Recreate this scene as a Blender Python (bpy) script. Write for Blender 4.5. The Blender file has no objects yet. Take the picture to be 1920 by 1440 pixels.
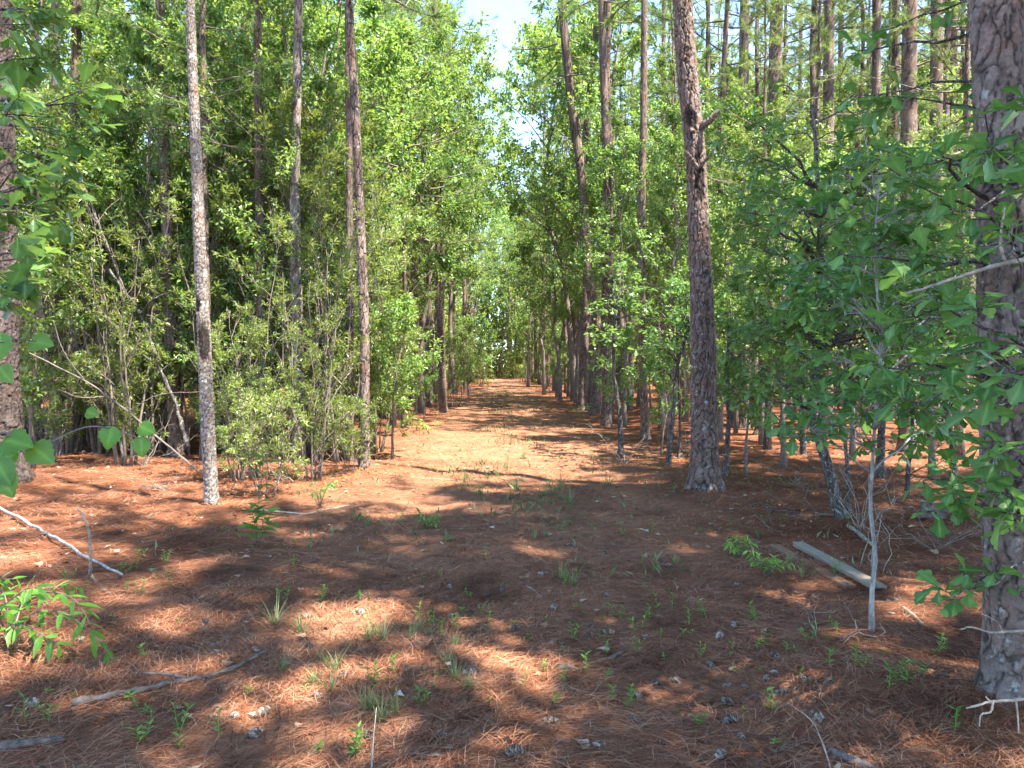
import bpy, math, random
import numpy as np
from mathutils import Vector, Matrix

# ------------------------------------------------------------------ camera, sky, sun, exposure
SC = bpy.context.scene
COL = SC.collection
CAM_H, FPX = 1.6, 1400.0
cam_data = bpy.data.cameras.new('camera')
cam = bpy.data.objects.new('camera', cam_data)
COL.objects.link(cam)
cam.location = (0, 0, CAM_H)
cam.rotation_euler = (math.radians(90 - 1.23), 0, math.radians(-0.6))
cam_data.sensor_width = 36
cam_data.lens = 36 * FPX / 1920
cam_data.clip_end = 2000
cam_data.clip_start = 0.05
SC.camera = cam

SUN_EL, SUN_AZ = math.radians(62), math.radians(126)      # azimuth from +Y towards +X: right and behind
sun_vec = Vector((math.sin(SUN_AZ) * math.cos(SUN_EL), math.cos(SUN_AZ) * math.cos(SUN_EL), math.sin(SUN_EL)))
world = bpy.data.worlds.new("World")
SC.world = world
world.use_nodes = True
wn = world.node_tree
sky = wn.nodes.new('ShaderNodeTexSky')
sky.sky_type = 'NISHITA'
sky.sun_disc = False
sky.sun_elevation = SUN_EL
sky.sun_rotation = SUN_AZ
sky.air_density = 0.62
sky.dust_density = 0.0
sky.ozone_density = 2.6
wn.links.new(sky.outputs[0], wn.nodes['Background'].inputs[0])
wn.nodes['Background'].inputs[1].default_value = 0.125
sl = bpy.data.lights.new('sun', 'SUN')
sl.energy = 3.3
sl.angle = math.radians(0.7)
sl.color = (1.0, 0.965, 0.91)
sun = bpy.data.objects.new('sun', sl)
COL.objects.link(sun)
sun.rotation_euler = sun_vec.to_track_quat('Z', 'Y').to_euler()
SC.view_settings.view_transform = 'Standard'
SC.view_settings.look = 'None'
SC.view_settings.exposure = 3.2
SC.view_settings.gamma = 1.0
SC.view_settings.use_white_balance = True       # the phone's white balance for open shade
SC.view_settings.white_balance_temperature = 7100
cy = SC.cycles
cy.max_bounces = 11
cy.diffuse_bounces = 9
cy.glossy_bounces = 2
cy.transmission_bounces = 6
cy.transparent_max_bounces = 4
cy.sample_clamp_indirect = 6.0
cy.use_denoising = True

# ------------------------------------------------------------------ picture points -> places
CR = cam.rotation_euler.to_matrix()
def ray(px, py):
    return (CR @ Vector(((px - 960) / FPX, -(py - 720) / FPX, -1))).normalized()
def gp(px, py):
    d = ray(px, py)
    t = -CAM_H / d.z
    return Vector((d.x * t, d.y * t, 0))
def at(px, py, Y):
    d = ray(px, py)
    t = Y / d.y
    return Vector((d.x * t, Y, CAM_H + d.z * t))
def project(p):
    q = CR.transposed() @ (Vector(p) - Vector((0, 0, CAM_H)))
    if q.z > -0.05:
        return None
    return (960 + FPX * q.x / -q.z, 720 - FPX * q.y / -q.z)

# ------------------------------------------------------------------ terrain height
def vnoise(x, y, z, seed):
    """value noise in 0..1"""
    def h(i, j, k):
        n = (i * 374761393 + j * 668265263 + k * 2147483647 + seed * 1274126177) & 0xffffffff
        n = ((n ^ (n >> 13)) * 1274126177) & 0xffffffff
        return ((n ^ (n >> 16)) & 0xffff) / 65535.0
    xi, yi, zi = np.floor(x).astype(np.int64), np.floor(y).astype(np.int64), np.floor(z).astype(np.int64)
    f = [q - np.floor(q) for q in (x, y, z)]
    fx, fy, fz = [q * q * (3 - 2 * q) for q in f]
    r = 0
    for a in (0, 1):
        for b in (0, 1):
            for c in (0, 1):
                r = r + h(xi + a, yi + b, zi + c) * (fx if a else 1 - fx) * (fy if b else 1 - fy) * (fz if c else 1 - fz)
    return r
HEAPS = [(p.x, p.y, amp, wd) for p, amp, wd in ((gp(1323, 925), .07, .5), (gp(1903, 1330), .06, .42), (gp(2, 917), .07, .6), (gp(398, 957), .05, .4), (gp(683, 882), .05, .4), (gp(1634, 1195), .03, .25), (gp(1580, 984), .04, .35), (gp(1137, 801), .06, .6), (gp(1432, 822), .07, .6), (gp(1210, 830), .05, .5))]
def ground_z(x, y, fine_relief=True):
    x = np.asarray(x, float); y = np.asarray(y, float)
    h = 0.022 * np.sin(x * 1.3 + 0.7) * np.cos(y * 0.9) + 0.014 * np.sin(x * 3.1 + y * 2.3) + 0.010 * np.cos(x * 5.3 - y * 4.1)
    side = np.clip((np.abs(x - 0.05) - 2.4) / 2.0, 0, 1)
    h = h + 0.05 * side * side * (3 - 2 * side)
    if fine_relief:
        near = np.clip((15 - y) / 4, 0, 1)
        h = h + near * (.030 * (vnoise(x * 3.1, y * 3.1, y * 0 + .5, 3) - .5) + .020 * (vnoise(x * 8.3, y * 8.3, y * 0 + .5, 5) - .5))
        for bx, by, amp, wd in HEAPS:
            h = h + amp * np.exp(-((x - bx) ** 2 + (y - by) ** 2) / wd ** 2)
    for off in (-0.95, 0.85):                      # two faint wheel tracks
        h = h - 0.02 * np.exp(-((x - off) / 0.35) ** 2)
    return h
def gz(x, y):
    return float(ground_z(x, y))

# ------------------------------------------------------------------ mesh helpers
def mesh_np(name, V, faces, mats=(), midx=None, smooth=False, attrs=None):
    """V (N,3); faces: list of (M,k) integer arrays."""
    V = np.ascontiguousarray(V, dtype=np.float32)
    me = bpy.data.meshes.new(name)
    faces = [np.asarray(f, dtype=np.int32) for f in faces if len(f)]
    nl = sum(f.size for f in faces)
    nf = sum(len(f) for f in faces)
    me.vertices.add(len(V)); me.loops.add(nl); me.polygons.add(nf)
    me.vertices.foreach_set('co', V.ravel())
    me.loops.foreach_set('vertex_index', np.concatenate([f.ravel() for f in faces]))
    tot = np.concatenate([np.full(len(f), f.shape[1], np.int32) for f in faces])
    st = np.concatenate([[0], np.cumsum(tot)[:-1]]).astype(np.int32)
    me.polygons.foreach_set('loop_start', st)
    me.polygons.foreach_set('loop_total', tot)
    if midx is not None:
        me.polygons.foreach_set('material_index', np.concatenate([np.full(len(f), m, np.int32) for f, m in zip(faces, midx)]))
    me.polygons.foreach_set('use_smooth', np.full(nf, bool(smooth)))
    for m in mats:
        me.materials.append(m)
    if attrs:
        for k, v in attrs.items():
            a = me.attributes.new(k, 'FLOAT', 'POINT')
            a.data.foreach_set('value', np.ascontiguousarray(v, dtype=np.float32))
    me.update(calc_edges=True)
    return me

class Geo:
    """collects vertices and faces (tris / quads, per material slot)"""
    def __init__(self):
        self.V, self.F, self.M, self.n = [], [], [], 0
    def add(self, V, faces, m=0):
        for f in faces:
            if len(f):
                self.F.append(np.asarray(f, np.int64) + self.n); self.M.append(m)
        self.V.append(np.asarray(V, float)); self.n += len(V)
        return self
    def mesh(self, name, *mats, smooth=False):
        return mesh_np(name, np.concatenate(self.V), self.F, mats, self.M, smooth)

def unit(a):
    return a / np.maximum(np.linalg.norm(a, axis=-1, keepdims=True), 1e-9)

def tube(P, R, sides=6, cap=True):
    P = np.asarray(P, float); R = np.asarray(R, float)
    n = len(P)
    T = np.gradient(P, axis=0); T = unit(T)
    ref = np.array([0.0, 0, 1]) if abs(T[0][2]) < 0.9 else np.array([1.0, 0, 0])
    A = np.cross(T[0], ref); A /= np.linalg.norm(A)
    As = [A]
    for i in range(1, n):
        A = As[-1] - T[i] * np.dot(As[-1], T[i])
        A /= max(np.linalg.norm(A), 1e-9)
        As.append(A)
    As = np.array(As); Bs = np.cross(T, As)
    th = np.arange(sides) / sides * 2 * np.pi
    V = P[:, None, :] + R[:, None, None] * (np.cos(th)[None, :, None] * As[:, None, :] + np.sin(th)[None, :, None] * Bs[:, None, :])
    V = V.reshape(-1, 3)
    i = np.arange(n - 1)[:, None] * sides; j = np.arange(sides)[None, :]; k = (j + 1) % sides
    Q = np.stack([i + j, i + k, i + sides + k, i + sides + j], -1).reshape(-1, 4)
    faces = [Q]
    if cap:
        V = np.concatenate([V, P[:1] - T[:1] * R[0] * .3, P[-1:] + T[-1:] * R[-1] * .6])
        a = np.arange(sides); b = (a + 1) % sides
        faces.append(np.stack([b, a, np.full(sides, n * sides)], -1))
        faces.append(np.stack([a + (n - 1) * sides, b + (n - 1) * sides, np.full(sides, n * sides + 1)], -1))
    return V, faces

def smoothpath(pts, n):
    """Catmull-Rom through pts -> n points"""
    P = np.asarray(pts, float)
    P = np.concatenate([[2 * P[0] - P[1]], P, [2 * P[-1] - P[-2]]])
    m = len(P) - 3
    out = []
    for s in np.linspace(0, m - 1e-6, n):
        i = int(s); t = s - i
        a, b, c, d = P[i:i + 4]
        out.append(.5 * (2 * b + (c - a) * t + (2 * a - 5 * b + 4 * c - d) * t * t + (3 * b - a - 3 * c + d) * t ** 3))
    return np.array(out)

# leaf templates: x along the blade, y across, z up
def T_lance(w=.26, bend=.12):
    V = np.array([[0, 0, 0], [.5, w / 2, .05], [.5, -w / 2, .05], [1, 0, -bend]], float)
    return V, [np.array([[0, 2, 3], [0, 3, 1]])]
def T_oval(w=.55, bend=.18):
    V = np.array([[0, 0, 0], [.3, w * .42, .06], [.3, -w * .42, .06], [.68, w * .46, .05], [.68, -w * .46, .05], [1, 0, -bend], [.4, 0, .0], [.7, 0, -.03]], float)
    return V, [np.array([[0, 2, 6], [0, 6, 1], [7, 4, 5], [7, 5, 3]]), np.array([[6, 2, 4, 7], [6, 7, 3, 1]])]
def outline_leaf(up, bend=.15, fold=.06):
    """up: (x, halfwidth) from base to tip, mirrored; fan strips along a midrib"""
    up = np.array(up, float); n = len(up)
    x = up[:, 0]; w = up[:, 1]
    zc = -bend * x ** 2
    mid = np.stack([x, 0 * x, zc], 1)
    l = np.stack([x, w, zc + fold * np.sqrt(w) * .6], 1)
    r = np.stack([x, -w, zc + fold * np.sqrt(w) * .6], 1)
    V = np.concatenate([mid, l, r])
    i = np.arange(n - 1)
    return V, [np.concatenate([np.stack([i, i + 1, n + i + 1, n + i], 1), np.stack([i + 1, i, 2 * n + i, 2 * n + i + 1], 1)])]
def T_oak(bend=.16, fold=.12):       # spatulate, lobed tip
    return outline_leaf([(0, .012), (.18, .035), (.36, .10), (.48, .17), (.56, .16), (.66, .25), (.78, .33), (.86, .25), (.90, .14), (.97, .15), (1.0, .03)], bend, fold)
def T_grape():
    return outline_leaf([(-.08, .16), (.02, .36), (.1, .46), (.18, .42), (.27, .55), (.38, .46), (.47, .50), (.58, .36), (.66, .37), (.76, .22), (.84, .20), (1.0, .01)], .2, .10)
def T_lance_hi(w=.13):
    return outline_leaf([(0, .01), (.12, w * .55), (.32, w), (.55, w * .92), (.78, w * .5), (1, .005)], .22, .10)

def scatter(T, P, D, N, S):
    """leaf copies: template (V, faces), positions, axes, normals, sizes"""
    TV, TF = T
    D = unit(np.asarray(D, float)); Y = unit(np.cross(N, D)); Z = np.cross(D, Y)
    R = np.stack([D, Y, Z], axis=2)
    V = np.einsum('nij,kj->nki', R, TV) * np.asarray(S, float)[:, None, None] + np.asarray(P, float)[:, None, :]
    n, k = len(P), len(TV)
    off = (np.arange(n) * k)[:, None, None]
    return V.reshape(-1, 3), [(f[None] + off).reshape(-1, f.shape[1]) for f in TF]

# ------------------------------------------------------------------ things
def thing(name, label, cat, loc=(0, 0, 0), rz=0.0, group=None, scale=None):
    o = bpy.data.objects.new(name, None)
    COL.objects.link(o)
    o.empty_display_size = .1
    o.location = loc
    o.rotation_euler = (0, 0, rz)
    if scale:
        o.scale = (scale,) * 3 if not hasattr(scale, '__len__') else scale
    tag(o, label, cat, group)
    return o
def tag(o, label=None, cat=None, group=None, kind=None):
    for k, v in (('label', label), ('category', cat), ('group', group), ('kind', kind)):
        if v:
            o[k] = v
    return o
def obj(name, me, parent=None, loc=(0, 0, 0), rz=0.0, scale=None):
    o = bpy.data.objects.new(name, me)
    COL.objects.link(o)
    o.location = loc
    o.rotation_euler = (0, 0, rz)
    if scale:
        o.scale = (scale,) * 3 if not hasattr(scale, '__len__') else scale
    if parent:
        o.parent = parent
    return o
ORD = 'first second third fourth fifth sixth seventh eighth ninth tenth eleventh twelfth thirteenth fourteenth fifteenth sixteenth seventeenth eighteenth nineteenth twentieth'.split()

# ------------------------------------------------------------------ materials
def newmat(name):
    m = bpy.data.materials.new(name)
    m.use_nodes = True
    nt = m.node_tree
    return m, nt, nt.nodes['Principled BSDF'], nt.nodes['Material Output']
def ramp(nt, stops, fac=None, interp='LINEAR'):
    n = nt.nodes.new('ShaderNodeValToRGB')
    n.color_ramp.interpolation = interp
    e = n.color_ramp.elements
    while len(e) < len(stops):
        e.new(0.5)
    for el, (p, c) in zip(e, stops):
        el.position = p
        el.color = (*c, 1)
    if fac is not None:
        nt.links.new(fac, n.inputs[0])
    return n
def mixc(nt, fac, a, b, mode='MIX'):
    n = nt.nodes.new('ShaderNodeMix')
    n.data_type = 'RGBA'
    n.blend_type = mode
    for s, v in ((n.inputs[0], fac), (n.inputs[6], a), (n.inputs[7], b)):
        if isinstance(v, (int, float)):
            s.default_value = v
        elif isinstance(v, tuple):
            s.default_value = (*v, 1)
        else:
            nt.links.new(v, s)
    return n.outputs[2]
def math_node(nt, op, a, b=None, c=None):
    n = nt.nodes.new('ShaderNodeMath')
    n.operation = op
    for s, v in zip(n.inputs, (a, b, c)):
        if v is None:
            continue
        if isinstance(v, (int, float)):
            s.default_value = v
        else:
            nt.links.new(v, s)
    return n.outputs[0]
def noise(nt, vec, scale, detail=4, rough=.6, dist=0.0):
    n = nt.nodes.new('ShaderNodeTexNoise')
    n.inputs['Scale'].default_value = scale
    n.inputs['Detail'].default_value = detail
    n.inputs['Roughness'].default_value = rough
    n.inputs['Distortion'].default_value = dist
    if vec is not None:
        nt.links.new(vec, n.inputs['Vector'])
    return n
def coords(nt, scale=(1, 1, 1), rnd=False):
    tc = nt.nodes.new('ShaderNodeTexCoord')
    mp = nt.nodes.new('ShaderNodeMapping')
    mp.inputs['Scale'].default_value = scale
    nt.links.new(tc.outputs['Object'], mp.inputs[0])
    if rnd:
        oi = nt.nodes.new('ShaderNodeObjectInfo')
        mul = math_node(nt, 'MULTIPLY', oi.outputs['Random'], 37.0)
        cx = nt.nodes.new('ShaderNodeCombineXYZ')
        nt.links.new(mul, cx.inputs[0]); nt.links.new(mul, cx.inputs[2])
        nt.links.new(cx.outputs[0], mp.inputs['Location'])
    return mp.outputs[0]

def leaf_mat(name, dark, mid, lite, trans, tfac=.42, rough=.42, spec=.5, objvar=.5, veins=False):
    m, nt, b, out = newmat(name)
    g = nt.nodes.new('ShaderNodeNewGeometry')
    r = ramp(nt, [(0, dark), (.45, mid), (1, lite)], g.outputs['Random Per Island'])
    oi = nt.nodes.new('ShaderNodeObjectInfo')
    v = math_node(nt, 'MULTIPLY_ADD', oi.outputs['Random'], objvar, 1 - objvar / 2)
    hsv = nt.nodes.new('ShaderNodeHueSaturation')
    nt.links.new(v, hsv.inputs['Value'])
    nt.links.new(math_node(nt, 'MULTIPLY_ADD', math_node(nt, 'FRACT', math_node(nt, 'MULTIPLY', oi.outputs['Random'], 7.31)), .045, .487), hsv.inputs['Hue'])
    nt.links.new(r.outputs[0], hsv.inputs['Color'])
    nt.links.new(hsv.outputs[0], b.inputs['Base Color'])
    b.inputs['Roughness'].default_value = rough
    b.inputs['Specular IOR Level'].default_value = spec
    if veins:
        va = nt.nodes.new('ShaderNodeAttribute'); va.attribute_name = 'vein'
        tc = nt.nodes.new('ShaderNodeTexCoord')
        mo = noise(nt, tc.outputs['Object'], 38, 3, .6)
        mot = ramp(nt, [(.35, (.78, .80, .78)), (.65, (1.18, 1.14, 1.05))], mo.outputs[0])
        cc = mixc(nt, .9, hsv.outputs[0], mot.outputs[0], 'MULTIPLY')
        cc = mixc(nt, math_node(nt, 'MULTIPLY', math_node(nt, 'POWER', va.outputs['Fac'], 6.0), .75), cc, tuple(min(1, v * 1.6) for v in lite))
        sp_ = noise(nt, tc.outputs['Object'], 60, 2, .5)
        spf = ramp(nt, [(.70, (0, 0, 0)), (.76, (1, 1, 1))], sp_.outputs[0])
        cc = mixc(nt, spf.outputs[0], cc, (.16, .10, .04))
        nt.links.new(cc, b.inputs['Base Color'])
        bp = nt.nodes.new('ShaderNodeBump'); bp.inputs['Strength'].default_value = .5; bp.inputs['Distance'].default_value = .006
        nt.links.new(mo.outputs[0], bp.inputs['Height']); nt.links.new(bp.outputs[0], b.inputs['Normal'])
    t = nt.nodes.new('ShaderNodeBsdfTranslucent')
    tm = mixc(nt, .5, hsv.outputs[0], trans)
    nt.links.new(tm, t.inputs[0])
    mx = nt.nodes.new('ShaderNodeMixShader')
    mx.inputs[0].default_value = tfac
    nt.links.new(b.outputs[0], mx.inputs[1]); nt.links.new(t.outputs[0], mx.inputs[2])
    nt.links.new(mx.outputs[0], out.inputs[0])
    return m

def bark_mat(name, plate_a, plate_b, crack, lichen=None, lich_amt=.0, sc=1.0, attr=False, rnd=True, stretch=.35):
    m, nt, b, out = newmat(name)
    vec = coords(nt, (1, 1, 1), rnd)
    n1 = noise(nt, vec, 9 * sc, 5, .65)
    n2 = noise(nt, vec, 60 * sc, 3, .6)
    if attr:
        ac = nt.nodes.new('ShaderNodeAttribute'); ac.attribute_name = 'crack'
        at_ = nt.nodes.new('ShaderNodeAttribute'); at_.attribute_name = 'tone'
        edge, tone = ac.outputs['Fac'], at_.outputs['Fac']
    else:
        v2 = coords(nt, (1, 1, stretch), rnd)
        wob = noise(nt, v2, 6 * sc, 3)
        vm = nt.nodes.new('ShaderNodeVectorMath'); vm.operation = 'MULTIPLY_ADD'
        nt.links.new(wob.outputs['Color'], vm.inputs[0]); vm.inputs[1].default_value = (.12, .12, .12); nt.links.new(v2, vm.inputs[2])
        vo = nt.nodes.new('ShaderNodeTexVoronoi'); vo.feature = 'DISTANCE_TO_EDGE'
        vo.inputs['Scale'].default_value = 16 * sc
        nt.links.new(vm.outputs[0], vo.inputs['Vector'])
        vc = nt.nodes.new('ShaderNodeTexVoronoi'); vc.feature = 'F1'
        vc.inputs['Scale'].default_value = 16 * sc
        nt.links.new(vm.outputs[0], vc.inputs['Vector'])
        edge = math_node(nt, 'MULTIPLY', vo.outputs['Distance'], 6.0)
        sep = nt.nodes.new('ShaderNodeSeparateColor'); nt.links.new(vc.outputs['Color'], sep.inputs[0])
        tone = sep.outputs[0]
    pc = mixc(nt, tone, plate_a, plate_b)
    n5 = noise(nt, vec, 5 * sc, 3, .6)
    red = ramp(nt, [(.5, (0, 0, 0)), (.66, (1, 1, 1))], n5.outputs[0])
    pc = mixc(nt, math_node(nt, 'MULTIPLY', red.outputs[0], .55), pc, (plate_b[0] * .85, plate_b[1] * .58, plate_b[2] * .48))
    pc = mixc(nt, math_node(nt, 'MULTIPLY', n1.outputs[0], .5), pc, crack)
    grain = ramp(nt, [(.3, (.6, .6, .6)), (.7, (1.2, 1.2, 1.2))], n2.outputs[0])
    pc = mixc(nt, .8, pc, grain.outputs[0], 'MULTIPLY')
    if lichen:
        n3 = noise(nt, vec, 14 * sc, 4, .7)
        lf = ramp(nt, [(.62 - lich_amt * .3, (0, 0, 0)), (.70 - lich_amt * .25, (1, 1, 1))], n3.outputs[0])
        pc = mixc(nt, lf.outputs[0], pc, lichen)
    ef = ramp(nt, [(.05, (0, 0, 0)), (.38, (1, 1, 1))], edge)
    col = mixc(nt, ef.outputs[0], crack, pc)
    nt.links.new(col, b.inputs['Base Color'])
    b.inputs['Roughness'].default_value = .9
    b.inputs['Specular IOR Level'].default_value = .15
    h = math_node(nt, 'ADD', math_node(nt, 'MULTIPLY', ef.outputs[0], .0 if attr else 1.0), math_node(nt, 'MULTIPLY', n2.outputs[0], .35))
    bp = nt.nodes.new('ShaderNodeBump')
    bp.inputs['Strength'].default_value = .8
    bp.inputs['Distance'].default_value = .012
    nt.links.new(h, bp.inputs['Height']); nt.links.new(bp.outputs[0], b.inputs['Normal'])
    return m

def plain_mat(name, a, bcol, scale=12, rough=.85, stretch=(1, 1, 1), bump=.3, detail=5, rnd=True, lo=.3, hi=.7):
    m, nt, b, out = newmat(name)
    vec = coords(nt, stretch, rnd)
    n = noise(nt, vec, scale, detail, .65)
    r = ramp(nt, [(lo, a), (hi, bcol)], n.outputs[0])
    nt.links.new(r.outputs[0], b.inputs['Base Color'])
    b.inputs['Roughness'].default_value = rough
    b.inputs['Specular IOR Level'].default_value = .2
    bp = nt.nodes.new('ShaderNodeBump'); bp.inputs['Strength'].default_value = bump; bp.inputs['Distance'].default_value = .01
    nt.links.new(n.outputs[0], bp.inputs['Height']); nt.links.new(bp.outputs[0], b.inputs['Normal'])
    return m

def island_mat(name, stops, rough=.7, patchy=False):
    m, nt, b, out = newmat(name)
    g = nt.nodes.new('ShaderNodeNewGeometry')
    r = ramp(nt, stops, g.outputs['Random Per Island'])
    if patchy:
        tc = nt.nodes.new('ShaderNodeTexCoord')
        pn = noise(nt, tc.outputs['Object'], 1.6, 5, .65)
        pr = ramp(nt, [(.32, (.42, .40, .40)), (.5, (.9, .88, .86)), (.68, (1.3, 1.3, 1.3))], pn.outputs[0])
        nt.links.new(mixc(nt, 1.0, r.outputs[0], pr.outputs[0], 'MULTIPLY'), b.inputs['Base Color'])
    else:
        nt.links.new(r.outputs[0], b.inputs['Base Color'])
    b.inputs['Roughness'].default_value = rough
    b.inputs['Specular IOR Level'].default_value = .12
    return m

def ground_mat():
    m, nt, b, out = newmat('pine_straw_ground')
    tc = nt.nodes.new('ShaderNodeTexCoord')
    vec = tc.outputs['Object']
    nA = noise(nt, vec, .55, 3, .6)
    nB = noise(nt, vec, 5.0, 5, .7)
    nC = noise(nt, vec, 45.0, 4, .7, 1.2)
    # crossing needle streaks
    streaks = None
    for k, ang in enumerate((.2, 1.1, 2.3)):
        mp = nt.nodes.new('ShaderNodeMapping')
        mp.inputs['Rotation'].default_value = (0, 0, ang)
        mp.inputs['Scale'].default_value = (9, 150, 20)
        nt.links.new(vec, mp.inputs[0])
        s = noise(nt, mp.outputs[0], 1.0, 2, .5, .8)
        streaks = s.outputs[0] if streaks is None else math_node(nt, 'MAXIMUM', streaks, s.outputs[0])
    r = ramp(nt, [(.36, (.05, .018, .011)), (.52, (.155, .056, .029)), (.66, (.265, .112, .060)), (.82, (.39, .222, .145))], streaks)
    base = mixc(nt, math_node(nt, 'MULTIPLY', nC.outputs[0], .45), r.outputs[0], (.085, .042, .026))
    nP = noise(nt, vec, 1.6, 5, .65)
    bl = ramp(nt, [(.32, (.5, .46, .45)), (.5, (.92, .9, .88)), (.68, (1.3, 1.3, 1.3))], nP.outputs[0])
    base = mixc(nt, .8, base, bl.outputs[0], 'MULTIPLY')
    # track down the middle: more worn and paler, mixed with dun grass straw
    sep = nt.nodes.new('ShaderNodeSeparateXYZ'); nt.links.new(vec, sep.inputs[0])
    ax = math_node(nt, 'ABSOLUTE', math_node(nt, 'ADD', sep.outputs[0], -.05))
    wob = math_node(nt, 'MULTIPLY_ADD', nA.outputs[0], 2.0, -1.0)
    edge = math_node(nt, 'ADD', ax, wob)
    pf = ramp(nt, [(.0, (1, 1, 1)), (1.0, (0, 0, 0))], math_node(nt, 'MULTIPLY_ADD', edge, .5, -.6))
    pale = mixc(nt, nB.outputs[0], (.30, .145, .085), (.39, .235, .15))
    base = mixc(nt, math_node(nt, 'MULTIPLY', pf.outputs[0], .42), base, pale)
    nt.links.new(base, b.inputs['Base Color'])
    b.inputs['Roughness'].default_value = .95
    b.inputs['Specular IOR Level'].default_value = .04
    bp = nt.nodes.new('ShaderNodeBump'); bp.inputs['Strength'].default_value = .7; bp.inputs['Distance'].default_value = .02
    nt.links.new(math_node(nt, 'ADD', streaks, nC.outputs[0]), bp.inputs['Height']); nt.links.new(bp.outputs[0], b.inputs['Normal'])
    return m

M = {}
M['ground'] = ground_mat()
M['bark_near'] = bark_mat('pine_bark_plates', (.11, .074, .06), (.265, .20, .168), (.024, .016, .014), (.30, .31, .285), .10, attr=True, rnd=False)
M['bark_grey'] = bark_mat('pine_bark_grey_plates', (.12, .088, .074), (.25, .21, .185), (.026, .02, .019), (.26, .27, .25), .04, attr=True, rnd=False)
M['bark_shade_tone'] = bark_mat('pine_bark_shade_tone', (.045, .034, .03), (.125, .098, .09), (.012, .009, .008), (.16, .16, .145), .05, attr=True, rnd=False)  # pine bark darkened: shade on the left edge trunk put into its colour
M['bark_pale'] = bark_mat('pine_bark_lichen', (.15, .12, .10), (.33, .295, .26), (.018, .013, .011), (.40, .41, .38), .18, attr=True, rnd=False)
M['bark_far'] = bark_mat('pine_bark', (.12, .085, .068), (.26, .20, .17), (.03, .02, .017), (.30, .30, .27), .10, sc=.8)
M['bark_oak'] = bark_mat('oak_bark', (.075, .064, .056), (.16, .145, .132), (.02, .016, .014), (.28, .30, .27), .2, sc=2.2, stretch=.25)
M['bark_white'] = plain_mat('lichened_bark', (.10, .095, .085), (.36, .36, .33), 30, .9, (1, 1, .6), .5)
M['twig'] = plain_mat('twig_bark', (.08, .06, .05), (.20, .165, .14), 20)
M['deadwood'] = plain_mat('weathered_dead_wood', (.13, .108, .085), (.36, .32, .265), 25, .9, (1, 1, 1), .5)
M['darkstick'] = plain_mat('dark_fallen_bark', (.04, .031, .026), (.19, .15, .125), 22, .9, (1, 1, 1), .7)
M['board'] = plain_mat('weathered_board', (.15, .122, .085), (.29, .25, .19), 6, .85, (1, 14, 14), .35)
M['board_brown'] = plain_mat('brown_board', (.16, .085, .05), (.27, .165, .105), 6, .85, (1, 14, 14), .35)
M['myrtle'] = leaf_mat('wax_myrtle_leaf', (.04, .085, .016), (.125, .20, .045), (.33, .40, .17), (.46, .54, .06), .43, .36, .42, .8)  # palest leaves whitened, bright highlights painted into the colour
M['broad'] = leaf_mat('broad_leaf', (.036, .095, .018), (.10, .20, .045), (.29, .40, .16), (.42, .55, .06), .45, .36, .42)  # the whitish end of the ramp paints in leaf highlights
M['oakleaf'] = leaf_mat('oak_leaf', (.032, .09, .022), (.066, .155, .04), (.14, .26, .075), (.26, .45, .07), .42, .38, .38, .25, True)
M['yellowleaf'] = leaf_mat('young_yellow_leaf', (.16, .22, .03), (.24, .30, .05), (.30, .34, .08), (.40, .45, .05), .45, .4, .5, .2)
M['vine'] = leaf_mat('vine_leaf', (.04, .12, .015), (.08, .19, .025), (.13, .27, .04), (.30, .52, .05), .45, .40, .4, .2, True)
M['seed'] = leaf_mat('seedling_leaf', (.07, .16, .02), (.13, .27, .04), (.24, .38, .07), (.34, .52, .06), .42, .4, .45, .4)
M['grass'] = leaf_mat('grass_blade', (.08, .12, .04), (.14, .18, .06), (.26, .26, .13), (.25, .32, .08), .35, .5, .4, .3)
M['needle'] = leaf_mat('pine_needle', (.08, .14, .035), (.13, .21, .055), (.22, .30, .10), (.36, .48, .09), .42, .42, .4, .4)
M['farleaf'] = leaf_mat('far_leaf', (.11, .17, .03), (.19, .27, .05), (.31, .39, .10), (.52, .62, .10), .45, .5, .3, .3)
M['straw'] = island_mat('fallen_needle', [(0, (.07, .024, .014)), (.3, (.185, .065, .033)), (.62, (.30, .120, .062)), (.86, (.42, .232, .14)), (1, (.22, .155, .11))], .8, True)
M['dryleaf'] = island_mat('dry_leaf', [(0, (.14, .075, .045)), (.4, (.24, .145, .085)), (.8, (.34, .24, .165)), (1, (.32, .28, .235))], .7)
M['cone'] = island_mat('pine_cone_scale', [(0, (.065, .043, .03)), (.5, (.165, .125, .098)), (1, (.29, .25, .21))], .85)
M['cone_core'] = plain_mat('pine_cone_core', (.05, .032, .025), (.10, .07, .055), 40)

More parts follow.
